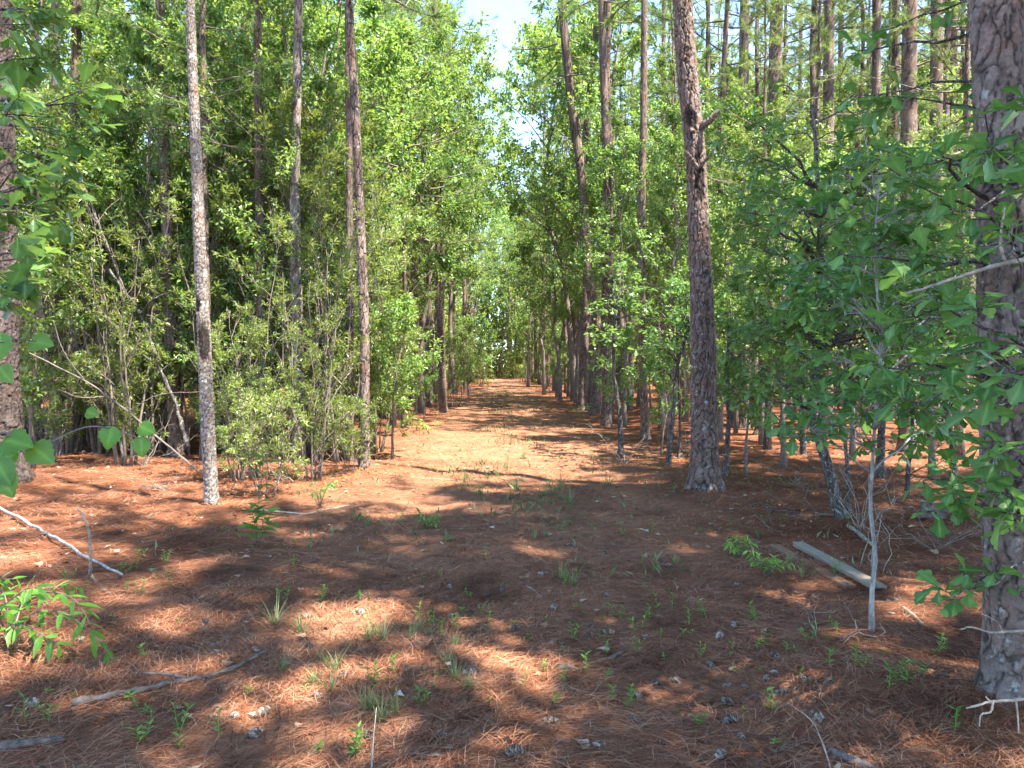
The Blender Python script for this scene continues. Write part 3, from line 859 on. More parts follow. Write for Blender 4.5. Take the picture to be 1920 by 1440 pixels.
# ------------------------------------------------------------------ understorey trees and shrubs along the left
rg = random.Random(4)
def gxy(px, d):
    p = at(px, 700, d)
    return p.x, p.y
LEFT_SHRUBS = [   # px, depth, proto list, index, scale, label
    (235, 11.8, MYRT_AIR, 0, .8, 'leafy wax myrtle between the left edge trunk and the lichen flaked pine'),
    (470, 10.6, MYRT_AIR, 1, .62, 'bushy wax myrtle just right of the slender lichen flaked pine'),
    (575, 12.6, MYRT_AIR, 2, 1.0, 'full wax myrtle in front of the sunlit pale trunk'),
    (640, 12.6, MYRT_AIR, 0, .85, 'wax myrtle leaning out beside the thin grey pine'),
    (-20, 17.0, MYRT, 0, 1.25, 'wax myrtle deep at the left edge, beyond the stout shade-toned pine'),
    (60, 20.0, MYRT, 1, 1.4, 'wax myrtle deep in the stand, between left edge trunk and dark straight pine'),
    (190, 18.5, MYRT, 2, 1.3, 'wax myrtle deep in the stand, right of the dark straight pine'),
    (280, 22.0, MYRT, 0, 1.5, 'wax myrtle deep in the stand, left of the lichen flaked trunk'),
    (390, 18.0, MYRT, 1, 1.25, 'wax myrtle deep in the stand, straight behind the lichen flaked trunk'),
    (470, 21.0, MYRT, 2, 1.5, 'wax myrtle deep in the stand, behind the spotted grey trunk'),
    (540, 17.5, MYRT, 0, 1.2, 'wax myrtle deep in the stand, left of the sunlit pale trunk'),
    (620, 20.0, MYRT, 1, 1.35, 'wax myrtle deep in the stand, right of the sunlit pale trunk'),
    (720, 23.0, MYRT, 2, 1.3, 'wax myrtle near the track, left of the very dark trunk'),
    (470, 14.4, MYRT_TALL, 1, .95, 'tall loose wax myrtle right behind the spotted grey trunk'),
    (625, 14.2, MYRT_TALL, 2, .9, 'tall loose wax myrtle between the pale trunk and the dim trunk'),
    (265, 14.6, MYRT_TALL, 0, .95, 'tall loose wax myrtle over the dead stems'),
    (80, 14.0, MYRT_TALL, 1, .95, 'tall loose wax myrtle right of the left edge trunk'),
    (275, 15.6, MYRT_AIR, 1, 1.2, 'loose tall wax myrtle in the dark gap left of the lichen flaked pine'), (180, 15.8, MYRT_AIR, 0, 1.2, 'loose tall wax myrtle in the dark gap right of the dark straight pine'),
    (300, 13.4, MYRT_AIR, 2, 1.0, 'wax myrtle in dapple behind the dead stems, left of the lichen flaked pine'),
    (440, 13.4, MYRT_AIR, 1, 1.0, 'wax myrtle close behind the lichen flaked pine, half shaded'),
    (700, 14.2, MYRT_AIR, 0, .95, 'wax myrtle right behind the thin grey pine'),
    (120, 13.6, MYRT_AIR, 1, 1.05, 'wax myrtle behind the left edge trunk, dappled'),
    (600, 14.8, MYRT, 0, .9, 'wax myrtle in shade between the pale trunk and thin grey pine'),
    (425, 14.5, MYRT_TALL, 0, 1.05, 'tall wax myrtle behind the lichen flaked pine, crown glowing yellow green'),
    (590, 13.6, MYRT_TALL, 1, 1.0, 'tall wax myrtle rising above the sunlit pale trunk'),
    (190, 13.8, MYRT_TALL, 2, 1.05, 'tall wax myrtle spreading in front of the dark straight pine'),
    (-30, 13.0, MYRT_TALL, 0, 1.05, 'tall wax myrtle cut by the left edge of the view'),
    (320, 15.5, MYRT_TALL, 1, 1.15, 'tall wax myrtle behind the leaning dead stems'),
    (700, 15.5, MYRT_TALL, 2, .85, 'wax myrtle tree between the thin grey pine and the very dark trunk'),
    (90, 17.5, MYRT_TALL, 1, 1.2, 'broad wax myrtle far behind the left edge trunk'),
    (500, 17.0, MYRT_TALL, 2, 1.2, 'wax myrtle deep behind the spotted grey trunk'),
]
for k, (px, d, pr, i, s, lab) in enumerate(LEFT_SHRUBS):
    x, y = gxy(px, d)
    put('wax_myrtle', pr[i], lab, 'shrub', x, y, k * 1.7, s, 'wax myrtles in the left thicket', 'foliage', 'stems')
LEFT_TALL = [
    (470, 14.5, 0, .9, 'glossy leaved oak rising over the wax myrtles left of the pale trunk'),
    (640, 16.0, 1, 1.05, 'tall oak with glossy leaves over the thin grey pine'),
    (250, 16.0, 2, .98, 'oak crown above the pine left of the lichen flaked trunk'),
    (40, 15.0, 0, .95, 'oak filling the upper left corner behind the hanging leaves'),
    (735, 20.5, 2, 1.1, 'oak overhanging the track by the very dark trunk'),
    (790, 26.0, 1, 1.35, 'tall oak whose crown reaches against the strip of sky'),
    (812, 34.0, 0, 1.6, 'far oak over the left brink of the track'),
    (700, 25.0, 0, 1.3, 'oak behind the dim trunk at the thicket end'),
    (560, 21.0, 1, 1.3, 'oak crown filling the gap behind the sunlit pale trunk'),
    (380, 20.0, 2, 1.35, 'oak crown high behind the lichen flaked pine'),
    (150, 21.0, 1, 1.4, 'oak crown high behind the dark straight pine'),
    (852, 46.0, 2, 1.9, 'far large oak left of the track, near its narrow end'),
]
for k, (px, d, i, s, lab) in enumerate(LEFT_TALL):
    x, y = gxy(px, d)
    put('oak_tree', TALL[i], lab, 'tree', x, y, k * 2.1, s, 'broadleaf trees along the track')
LEFT_HIGH = [
    (560, 13.0, 0, .70, 'high oak with big pale leaves over the spotted grey trunk'), (330, 14.0, 1, .74, 'high oak left of the lichen flaked pine, leaves to the top edge'),
    (110, 13.5, 2, .70, 'high oak behind the hanging oak spray'), (680, 17.5, 1, .85, 'high oak behind the thin grey pine, leaves to the top edge'),
    (450, 18.0, 2, .88, 'high oak deep behind the wax myrtles'), (745, 22.5, 0, 1.0, 'high oak leaning over the track beside the very dark trunk'),
    (225, 19.0, 0, .92, 'high oak deep between the two dark pines'), (10, 18.0, 1, .9, 'high oak deep behind the left edge trunk'),
    (800, 30.0, 2, 1.45, 'high oak against the sky strip, left of the track'), (826, 40.0, 1, 1.7, 'great far oak against the sky strip'),
]
for k, (px, d, i, s, lab) in enumerate(LEFT_HIGH):
    x, y = gxy(px, d)
    put('oak_tree', TALLER[i], lab, 'tree', x, y, k * 2.1 + 1, s, 'broadleaf trees along the track')
TRACK_END = [(-3.6, 68, 1, 2.1, 'tall leafy tree leaning over the narrowing track from the left'), (3.4, 76, 2, 2.0, 'tall leafy tree over the narrowing track from the right'), (1.2, 120, 1, 2.6, 'tallest pale tree behind the end of the track'), (-3.0, 124, 0, 2.5, 'tall pale tree behind the track end, to the left'), (4.5, 128, 2, 2.5, 'tall pale tree behind the track end, to the right'), (-5.5, 78, 0, 2.0, 'big leafy tree left of the far track end'), (5.8, 84, 1, 2.0, 'big leafy tree right of the far track end'), (-4.2, 98, 2, 2.1, 'pale leafy tree closing the track end, left one'),
             (3.6, 104, 0, 2.2, 'pale leafy tree closing the track end, right one'), (-.6, 112, 1, 2.3, 'leafy tree standing right across the track end'), (-7.5, 60, 2, 1.9, 'bright leafy tree left of the narrowing track'), (7.2, 62, 0, 1.7, 'bright leafy tree right of the narrowing track')]
for k, (x, y, i, s, lab) in enumerate(TRACK_END):
    put('oak_tree', (TALLER if k % 2 or y > 95 else TALL)[i], lab, 'tree', x, y, k * 1.3, s * (1.0 if y > 95 else .8), 'broadleaf trees along the track')
for k, (x, y, s, lab) in enumerate([(-9, 108, 1.9, 'shrub in the row closing the track end, first from the left'), (-6.2, 111, 2.1, 'shrub in the row closing the track end, second from the left'), (-3.4, 107, 1.8, 'shrub in the row closing the track end, just left of its middle'),
                                    (-1.0, 113, 2.1, 'shrub in the middle of the row closing the track end'), (1.6, 109, 1.9, 'shrub in the row closing the track end, just right of its middle'), (4.2, 112, 2.1, 'shrub in the row closing the track end, second from the right'), (7.0, 108, 2.0, 'shrub in the row closing the track end, first from the right'),
                                    (-3.0, 58, 1.0, 'bright shrub on the left brink far along the track'), (3.4, 64, 1.1, 'bright shrub on the right brink far along the track'), (-2.9, 76, 1.3, 'shrub narrowing the far track from the left'), (3.1, 82, 1.3, 'shrub narrowing the far track from the right')]):
    put('wax_myrtle', MYRT[k % 3], lab, 'shrub', x, y, k * 1.1, s, None, 'foliage', 'stems')
for k, (x, y, s, w) in enumerate([(-7.4, 117, 1.5, 'first from the left'), (-4.6, 119, 1.7, 'second from the left'), (-2.0, 116, 1.5, 'just left of the middle'), (.6, 120, 1.8, 'just right of the middle'), (3.2, 117, 1.6, 'second from the right'), (5.9, 118, 1.6, 'first from the right')]):
    put('wax_myrtle', MYRT_TALL[k % 3], 'tall shrub in the hindmost row behind the track end, ' + w, 'shrub', x, y, k * 1.4, s, None, 'foliage', 'stems')
for k, (x, y, i, s, lab) in enumerate([(-2.6, 88, 0, 1.6, 'low bush left of the dark gap at the track end'), (2.2, 92, 1, 1.5, 'low bush right of the dark gap at the track end'), (-.4, 116, 0, 2.2, 'dim bush in the dark gap at the track end')]):
    put('shrub', BUSH[i], lab, 'shrub', x, y, k, s, None, 'foliage', 'stem')
RIGHT_HIGH = [
    (1078, 36.0, 0, 1.6, 'high oak right of the sky strip'), (1110, 31.0, 1, 1.35, 'high leafy oak among the tops of the crooked pine'), (1180, 27.0, 2, 1.2, 'high leafy oak between the plain straight pine and the dark pine'),
    (1255, 30.0, 0, 1.15, 'high leafy oak left of the stout reddish pine top'), (1350, 27.0, 1, 1.05, 'high leafy oak right of the stout reddish pine top'), (1425, 33.0, 2, 1.2, 'high oak showing between the broad trunk and the second trunk'),
    (1510, 30.0, 0, 1.1, 'high oak behind the first narrow trunks above the thicket'), (1600, 34.0, 1, 1.2, 'high oak behind the middle of the trunk row'), (1690, 29.0, 2, 1.05, 'high oak behind the widest trunk of the row'),
    (1770, 33.0, 0, 1.2, 'high oak behind the row end, left of the big trunk'), (1860, 24.0, 1, .95, 'high oak in the upper right corner behind the big trunk'), (1042, 52.0, 2, 2.0, 'great far oak right of the sky strip'), (1450, 46.0, 0, 1.6, 'great far oak glimpsed right of the broad trunk'), (1560, 43.0, 1, 1.5, 'great far oak glimpsed beyond the thick second trunk'),
    (1655, 47.0, 2, 1.65, 'great far oak glimpsed beyond the middle row trunk'), (1735, 42.0, 0, 1.5, 'great far oak glimpsed right of the widest row trunk'), (1815, 40.0, 1, 1.5, 'great far oak glimpsed just left of the big trunk top'), (1290, 44.0, 2, 1.6, 'great far oak glimpsed past the stout reddish pine'),
]
for k, (px, d, i, s, lab) in enumerate(RIGHT_HIGH):
    x, y = gxy(px, d)
    put('oak_tree', TALLER[i], lab, 'tree', x, y, k * 1.5 + 2, s, 'broadleaf trees along the track')
RIGHT_TALL = [
    (1198, 30.0, 2, 1.1, 'bright leafy oak behind the plain straight pine'), (1240, 19.0, 0, .8, 'bright leafy oak right of the dark pine'),
    (1150, 37.0, 0, 1.3, 'bright tall leafy oak behind the crooked pine'), (1285, 21.0, 1, .95, 'bright leafy oak touching the left side of the stout reddish pine'), (1350, 16.0, 0, .8, 'bright leafy oak touching the right side of the stout reddish pine'),
    (1430, 15.0, 1, .7, 'leafy oak before the broad pine trunk'), (1045, 40.0, 2, 1.2, 'bright far oak left of the crooked pine'),
    (1080, 34.0, 0, 1.1, 'understorey oak behind the crooked pine'),
    (1170, 20.0, 1, .85, 'leafy oak between the crooked pine and the dark pine'),
    (1255, 15.5, 2, .70, 'low spreading oak left of the stout reddish pine'),
    (1020, 44.0, 1, 1.15, 'pale far oak right of the track near its end'),
    (1050, 36.0, 2, 1.1, 'far oak behind the row of trunks right of the track'),
    (1300, 24.0, 0, .85, 'oak behind the stout reddish pine'),
    (1470, 11.5, 1, .52, 'young oak under the broad pine trunk'),
    (1600, 12.5, 2, .55, 'young oak below the row of pines, dense green'),
    (1750, 10.5, 0, .55, 'young oak behind the big grey closest trunk'),
    (1380, 17.5, 2, .55, 'young oak behind the thin leaning pole'),
    (1520, 19.0, 0, .7, 'oak deeper in the stand behind the young dense ones'),
    (1690, 19.0, 1, .7, 'oak deeper in the stand under the widest row trunk'),
    (1850, 15.0, 2, .8, 'oak at the right edge beyond the big grey trunk'),
    (990, 62.0, 0, 1.4, 'small looking far oak closing the right of the track'),
]
for k, (px, d, i, s, lab) in enumerate(RIGHT_TALL):
    x, y = gxy(px, d)
    put('oak_tree', TALL[i], lab, 'tree', x, y, k * 1.9 + .4, s, 'broadleaf trees along the track')

# low shrubs and saplings lining both brinks, named by where they grow
LOW = [
    (500, 9.3, BUSH, 0, .8, 'low bush at the foot of the left thicket'), (588, 10.5, MYRT_AIR, 0, .55, 'loose low wax myrtle under the full one'),
    (445, 10.4, MYRT_AIR, 2, .42, 'loose low wax myrtle just right of the lichened trunk'), (650, 11.2, BUSH, 0, .7, 'small bush left of the thin grey pine foot'),
    (712, 14.5, SAPL, 0, .6, 'broad leaved sapling right of the thin grey pine'), (735, 17.5, SAPL, 1, .8, 'sapling left of the spindly reddish pole'),
    (795, 23.0, SAPL, 2, .6, 'small sapling between the very dark trunk and track'), (860, 30.0, BUSH, 0, 1.7, 'yellow green bush at the left brink beyond the grey pine'),
    (640, 13.4, SAPL, 0, .95, 'dark green broad leaved sapling in front of the dim trunk'), (735, 13.2, SAPL, 2, .85, 'broad leaved sapling standing out on the track side of the left thicket'), (524, 13.8, SAPL, 1, 1.0, 'broad leaved sapling between the spotted grey trunk and the pale one'),
    (352, 13.5, SAPL, 2, .95, 'broad leaved sapling behind the lichen flaked pine, to its left'), (255, 13.6, SAPL, 0, .8, 'broad leaved sapling beside the dead stems'), (60, 11.6, SAPL, 1, 1.1, 'broad leaved sapling right against the left edge trunk'), (430, 13.6, SAPL, 0, .9, 'broad leaved sapling behind the lichen flaked pine, to its right'),
    (878, 44.0, SAPL, 1, 1.3, 'sapling on the left brink where the track narrows'), (905, 70.0, SAPL, 0, 1.8, 'far sapling left of the track end'),
    (1160, 17.0, SAPL, 2, .75, 'sapling between the plain straight pine and the dark pine'), (1240, 13.5, SAPL, 0, .62, 'sapling with pale leaves left of the stout reddish pine'),
    (1052, 38.0, SAPL, 1, .9, 'sapling among the trunks beyond the crooked pine'), (1030, 46.0, SAPL, 2, 1.2, 'sapling on the right brink, mid distance'),
    (1400, 10.8, SAPL, 1, .8, 'sapling right of the stout reddish pine'), (1345, 14.0, SAPL, 2, .9, 'sapling close behind the stout reddish pine'),
    (985, 80.0, SAPL, 0, 2.0, 'far sapling right of the track end'), (240, 13.8, BUSH, 1, 1.1, 'low bush on the sunlit floor behind the dead stems'),
    (90, 13.0, BUSH, 0, 1.0, 'low bush right of the left edge trunk'),
]
for k, (px, d, pr, i, s, lab) in enumerate(LOW):
    x, y = gxy(px, d)
    put('sapling' if pr is SAPL else 'wax_myrtle' if pr is MYRT_AIR else 'shrub', pr[i], lab, 'sapling' if pr is SAPL else 'shrub', x, y, k * 2.3, s, None, 'foliage', 'stem')

# ------------------------------------------------------------------ pines deeper in the stand, both sides
rgn = np.random.default_rng(8)
n_bg = 0
for side in (-1, 1):
    for ix in range(13):
        for iy in range(24):
            x = side * (3.6 + 3.3 * ix) + rgn.normal(0, .5)
            y = 13 + 3.4 * iy + rgn.normal(0, .7)
            s = rgn.uniform(.85, 1.12); rz = rgn.uniform(0, 6.28); kk = int(rgn.integers(0, 5))
            if abs(x) < 3.0 or min(math.hypot(x - a, y - c) for a, c in PLACED) < 1.6:
                continue
            pp = project((x, y, 2))
            if pp is None or not -90 < pp[0] < 2010:
                continue
            if y < 19 and ix < 2:
                continue
            if n_bg >= 260 or (rgn.uniform() < (.25 if y < 50 else .55)):
                continue
            n_bg += 1
            if y < 40:
                lab = 'slim pine within the stand left of the track, screened by leaves' if side < 0 else 'slim pine within the stand right of the track, behind the oaks'
            else:
                lab = 'far slim pine deep in the stand left of the track' if side < 0 else 'far slim pine deep in the stand right of the track'
            pine(x, y, rz, lab, lab.replace('slim pine', 'slim pines', 1), s, kk, kk % 2 == 0)
YP = [('young pine with fuzzy needles beside the broad pine trunk', 1440, 14.0, .5), ('young pine with low needles among the row above the oak thicket', 1530, 16.5, .6), ('young feathery pine high behind the lichen flaked trunk', 385, 12.5, .55),
      ('feathery young pine against the sky strip at the right', 1062, 46.0, 1.0), ('feathery young pine right of the track behind the crooked pine', 1160, 38.0, .95), ('young pine between the dark pine and the stout reddish pine', 1262, 24.0, .75),
      ('young pine deep in the left thicket, needles near the top edge', 640, 19.0, .75), ('young pine leaning out left of the sky strip', 830, 27.0, .7), ('young pine near the top right corner, left of the big trunk', 1800, 13.0, .62)]
for k, (lab, px, d, s) in enumerate(YP):
    x, y = gxy(px, d)
    pine(x, y, k * 1.7, lab, None, s, k, False, 'young_pine')
# understorey inside the stand
UL = 'leafy understorey tree inside the stand, far left of the track'
UR = 'leafy understorey tree inside the stand, far right of the track'
for side in (-1, 1):
    for k in range(46):
        y = rgn.uniform(22, 75); x = side * rgn.uniform(4.2, 6 + y * .62)
        pp = project((x, y, 2))
        s = rgn.uniform(.6, 1.1) * (1.0 if y < 40 else 1.3); i = int(rgn.integers(0, 3)); rz = rgn.uniform(0, 6.28)
        if not -60 < pp[0] < 1980:
            continue
        if side < 0 and k % 3 == 0:
            put('wax_myrtle', MYRT_TALL[i], 'wax myrtle deep inside the stand, far left of the track', 'shrub', x, y, rz, s * 1.1, 'far wax myrtles left of the track', 'foliage', 'stems')
        else:
            put('understorey_tree', TALL[i], UL if side < 0 else UR, 'tree', x, y, rz, s * .8, 'understorey trees left of the track' if side < 0 else 'understorey trees right of the track')

# ------------------------------------------------------------------ far wood: one mass closing every view
def far_wood():
    rg = np.random.default_rng(21)
    G = Geo(); W = Geo()
    T = T_oval(.7)
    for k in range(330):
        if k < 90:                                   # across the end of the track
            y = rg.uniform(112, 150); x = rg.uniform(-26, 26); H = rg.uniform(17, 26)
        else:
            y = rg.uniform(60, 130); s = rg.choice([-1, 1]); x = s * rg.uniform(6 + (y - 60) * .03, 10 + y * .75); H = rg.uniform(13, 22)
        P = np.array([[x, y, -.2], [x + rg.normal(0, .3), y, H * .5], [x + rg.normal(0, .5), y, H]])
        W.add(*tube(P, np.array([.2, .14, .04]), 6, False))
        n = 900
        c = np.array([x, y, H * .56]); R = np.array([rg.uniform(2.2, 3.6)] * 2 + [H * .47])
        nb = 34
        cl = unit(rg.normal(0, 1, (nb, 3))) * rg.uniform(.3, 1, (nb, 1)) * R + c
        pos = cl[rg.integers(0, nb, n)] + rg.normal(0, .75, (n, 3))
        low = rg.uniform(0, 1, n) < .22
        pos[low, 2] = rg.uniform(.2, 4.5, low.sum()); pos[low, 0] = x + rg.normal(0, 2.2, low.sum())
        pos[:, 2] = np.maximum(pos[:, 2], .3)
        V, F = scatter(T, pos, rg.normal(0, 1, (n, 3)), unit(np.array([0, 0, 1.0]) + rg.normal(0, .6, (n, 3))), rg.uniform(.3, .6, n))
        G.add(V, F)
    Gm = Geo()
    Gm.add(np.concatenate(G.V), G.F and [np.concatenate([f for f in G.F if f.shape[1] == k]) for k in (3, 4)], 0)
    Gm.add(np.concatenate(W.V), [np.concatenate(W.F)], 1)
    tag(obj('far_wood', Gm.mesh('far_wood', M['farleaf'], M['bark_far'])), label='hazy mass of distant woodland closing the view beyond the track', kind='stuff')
far_wood()

# ------------------------------------------------------------------ trees outside the frame that shade the foreground
OFF = 'tall tree outside the frame, shading the foreground'
for k, (x, y, s) in enumerate([(12.2, -6.5, 1.0), (9.8, -8.5, 1.05), (13.5, -1.5, 1.0)]):
    pine(x, y, k * 1.1, OFF, 'trees outside the frame', s, k)
for k, (x, y, s) in enumerate([(5.3, .9, 1.45), (6.2, 4.3, 1.25), (8.2, -.6, 1.5), (8.6, 3.0, 1.5), (3.6, -4.8, 1.45), (2.3, -1.3, 1.3), (5.6, -3.2, 1.5), (9.3, 6.9, 1.4), (1.2, -8, 1.5), (12.5, 2.0, 1.5)]):
    put('oak_tree', TALLER[k % 3], OFF, 'tree', x, y, k * 1.7, s, 'trees outside the frame')

# PART2
# ------------------------------------------------------------------ plants traced from the photo: stem, limbs to given places, leaves
def spray(base, stem, r0, r1, targets, nsub, nleaf, T, leaf, seed, tuft=.10, sublen=.3, droop=.25, normal_up=1.0, jitter=.3, ntw=1):
    """stem: world points; targets: world points the limbs reach. Returns (wood Geo, (V, F) of the leaves) relative to base."""
    rg = np.random.default_rng(seed)
    B = np.array(base)
    W = Geo()
    S = smoothpath([np.array(p) - B for p in stem], 24)
    S = S + np.concatenate([[np.zeros(3)], rg.normal(0, r0 * .12, (23, 3))])
    W.add(*tube(S, np.linspace(r0, r1, 24) * (1 + .3 * np.exp(-np.arange(24) / 1.5)), 10))
    Ps, Ds = [], []
    for t in targets:
        q = np.array(t) - B
        # leave the stem a little below the target
        cost = np.linalg.norm(S - q, axis=1) + 1.2 * np.maximum(0, S[:, 2] - q[2] + .15) + .0
        i = int(np.argmin(cost)); p0 = S[max(1, i)]
        L = np.linalg.norm(q - p0)
        mid = (p0 + q) / 2 + np.array([0, 0, .10 * L]) + rg.normal(0, .06 * L, 3)
        P = smoothpath([p0, mid, q], 9)
        P = P + np.concatenate([[np.zeros(3)], rg.normal(0, .012 * L, (8, 3))])
        rr = min(r0 * .45, .006 + .007 * L)
        W.add(*tube(P, np.linspace(rr, .0028, 9), 6))
        e = unit(q - p0)
        for k in range(nsub):
            f = 1.0 if k == 0 else rg.uniform(.35, 1.0)
            a = f * 8; j = int(min(7, a)); b0 = P[j] * (1 - (a - j)) + P[j + 1] * (a - j)
            sd = unit(e + rg.normal(0, .7, 3) * np.array([1, 1, .7]))
            sl2 = sublen * rg.uniform(.4, 1.1) * (.35 if k == 0 else 1)
            SP = wiggle(b0, b0 + sd * sl2, 4, .08, rg)
            W.add(*tube(SP, np.array([.0032, .0027, .0022, .0016]), 4, False))
            n = max(2, int(nleaf * rg.uniform(.6, 1.3)))
            for nodes in range(ntw):
                tip = SP[3] if nodes == 0 else SP[1] * .5 + SP[2] * .5
                az = np.arange(n) * 2.399 + rg.uniform(0, 6)
                # leaves radiate from the twig tip, roughly flat
                u = unit(np.cross(sd, np.array([0.1, 0.2, 1.0]))); w = np.cross(u, sd)
                d = np.cos(az)[:, None] * u + np.sin(az)[:, None] * w + sd * rg.uniform(.2, 1.1, n)[:, None]
                d[:, 2] = d[:, 2] * .6 - droop * rg.uniform(0, 1.6, n)
                Ps.append(tip - sd * rg.uniform(0, tuft, n)[:, None]); Ds.append(d)
    P = np.concatenate(Ps); D = np.concatenate(Ds)
    N = unit(np.array([0, 0, normal_up]) + rg.normal(0, jitter, P.shape))
    S_ = leaf * rg.uniform(.5, 1.2, len(P))
    if isinstance(T, list):
        pick = rg.integers(0, len(T), len(P)); Vs, Fs, nn = [], [[] for _ in T[0][1]], 0
        for i, t in enumerate(T):
            m_ = pick == i
            if m_.any():
                V, F = scatter(t, P[m_], D[m_], N[m_], S_[m_])
                Vs.append(V)
                for a, f in zip(Fs, F):
                    a.append(f + nn)
                nn += len(V)
        return W, (np.concatenate(Vs), [np.concatenate(a) for a in Fs])
    return W, scatter(T, P, D, N, S_)

VEIN = np.array([1.0] * 11 + [0.0] * 22)
def plant(name, label, cat, base, sp, wood_mat, leaf_mat_, group=None, stem='trunk', crown='crown', smooth=False):
    o = thing(name, label, cat, base, 0, group)
    W, (V, F) = sp
    obj(stem, W.mesh(stem, M[wood_mat], smooth=True), o)
    obj(crown, mesh_np(crown, V, F, [M[leaf_mat_]], smooth=True, attrs={'vein': np.tile(VEIN, len(V) // 33)} if len(V) % 33 == 0 and leaf_mat_ == 'oakleaf' else None), o)
    return o

def onground(px, py, dz=0.0):
    b = gp(px, py); b.z = gz(b.x, b.y) + dz
    return b
rr = random.Random(77)
def targets(boxes):
    """boxes: (px0, px1, py0, py1, d0, d1, n)"""
    out = []
    for (a, b, c, d, e, f, n) in boxes:
        for _ in range(n):
            out.append(at(rr.uniform(a, b), rr.uniform(c, d), rr.uniform(e, f)))
    return out

OAK = [T_oak(.05, .05), T_oak(.2, .2), T_oak(.42, .28), T_oak(-.12, .16)]
# oak with a pale slim stem by the board
b = onground(1634, 1195)
st = [b - Vector((0, 0, .05)), at(1636, 1100, b.y), at(1641, 1040, b.y + .02), at(1632, 930, b.y + .05), at(1640, 800, b.y + .1), at(1652, 650, b.y + .1), at(1640, 480, b.y + .1), at(1650, 330, b.y + .15)]
plant('oak_sapling', 'slim whitish oak sapling rising beside the weathered board', 'sapling', b,
      spray(b, st, .015, .005, targets([(1500, 1760, 300, 560, 4.1, 5.2, 22), (1480, 1780, 560, 830, 4.0, 5.2, 24)]), 6, 7, OAK, .105, 1, .06, .3), 'bark_white', 'oakleaf')
# dark leaning oak behind it
b = onground(1580, 984)
st = [b - Vector((0, 0, .05)), at(1567, 930, b.y), at(1545, 850, b.y), at(1522, 780, b.y), at(1530, 700, b.y + .1), at(1545, 600, b.y + .1), at(1540, 450, b.y + .2), at(1530, 300, b.y + .2), at(1525, 200, b.y + .2)]
plant('oak_tree', 'dark crooked oak leaning away behind the whitish sapling', 'tree', b,
      spray(b, st, .062, .014, targets([(1380, 1700, 230, 480, 6.4, 8.8, 40), (1390, 1640, 480, 760, 6.4, 8.8, 36), (1640, 1860, 300, 640, 6.5, 8.5, 20)]), 7, 8, OAK, .11, 2, .08, .4), 'bark_oak', 'oakleaf')
b = onground(1592, 968)
st = [b - Vector((0, 0, .05)), at(1590, 900, b.y), at(1584, 800, b.y), at(1590, 700, b.y), at(1600, 560, b.y)]
plant('oak_sapling', 'thin grey oak stem right beside the dark crooked oak', 'sapling', b,
      spray(b, st, .026, .008, targets([(1480, 1720, 520, 780, 7.4, 9.4, 22)]), 6, 8, OAK, .105, 3, .08, .35), 'bark_oak', 'oakleaf')
b = onground(1700, 935)
st = [b - Vector((0, 0, .05)), at(1705, 850, b.y), at(1712, 760, b.y), at(1700, 640, b.y), at(1705, 500, b.y)]
plant('oak_sapling', 'oak sapling between the whitish sapling and the big grey trunk, further back', 'sapling', b,
      spray(b, st, .03, .008, targets([(1620, 1840, 460, 800, 7.0, 9.4, 24), (1640, 1840, 800, 890, 7, 9, 5)]), 6, 8, OAK, .105, 4, .08, .35), 'bark_oak', 'oakleaf')
# oak standing just outside the right edge, its limbs hanging into view
b = Vector((2.75, 3.55, gz(2.75, 3.55)))
st = [b - Vector((0, 0, .05)), b + Vector((.03, .02, .8)), b + Vector((-.03, 0, 1.6)), b + Vector((-.02, .05, 2.4)), b + Vector((.05, .1, 3.4)), b + Vector((0, .1, 4.6))]
tg = [at(*t) for t in ((1650, 300, 3.3), (1710, 350, 3.0), (1760, 290, 2.9), (1840, 300, 2.6), (1900, 350, 2.3), (1870, 270, 2.6), (1800, 390, 2.7), (1600, 480, 3.5), (1690, 520, 3.1),
                       (1700, 620, 2.9), (1760, 560, 2.7), (1850, 580, 2.4), (1890, 560, 2.3), (1800, 650, 2.6), (1840, 720, 2.3), (1900, 690, 2.1), (1780, 730, 2.6), (1660, 690, 3.1),
                       (1730, 760, 2.8), (1870, 780, 2.3), (1740, 900, 3.1), (1800, 930, 2.9), (1770, 950, 3.0), (1850, 900, 2.7), (1880, 960, 2.6), (1900, 1010, 2.7), (1780, 1120, 3.2), (1830, 1110, 3.0),
                       (1900, 430, 2.4), (1940, 500, 2.3), (1950, 650, 2.1), (1940, 820, 2.3), (1880, 850, 2.4))]
tg += [b + Vector((rr.uniform(-1.0, 1.0), rr.uniform(-1.2, 1.0), rr.uniform(2.4, 5.0))) for _ in range(26)]
plant('oak_tree', 'near oak reaching in from the right edge with big lobed leaves', 'tree', b,
      spray(b, st, .06, .02, tg, 4, 5, OAK, .115, 5, .05, .2, droop=.3), 'bark_oak', 'oakleaf')
# pale bare limb crossing in front of it
def stick(name, label, cat, pts, r0, r1, mat, seed=0, forks=(), n=26, group=None, knob=.12, sides=8):
    """a fallen or dead branch: pts world; forks: lists of world points"""
    rg = np.random.default_rng(seed)
    B = Vector(pts[0])
    o = thing(name, label, cat, B, 0, group)
    def one(pp, a, c, nm):
        S = smoothpath([np.array(p) - np.array(B) for p in pp], n)
        L = float(np.sum(np.linalg.norm(np.diff(S, axis=0), axis=1)))
        S[1:-1] += rg.normal(0, min(.006, L * .0022), (n - 2, 3))
        V, F = tube(S, np.linspace(a, c, n) * rg.uniform(1 - knob, 1 + knob, n), sides)
        V = V + rg.normal(0, a * .07, V.shape)
        obj(nm, mesh_np(nm, V, F, [M[mat]], smooth=True), o)
    one(pts, r0, r1, 'stem')
    for f in forks:
        one(f, r1 * 1.1 if len(forks) > 2 else r0 * .6, r1 * .6, 'side_branch')
    return o
b = at(1935, 482, 2.6)
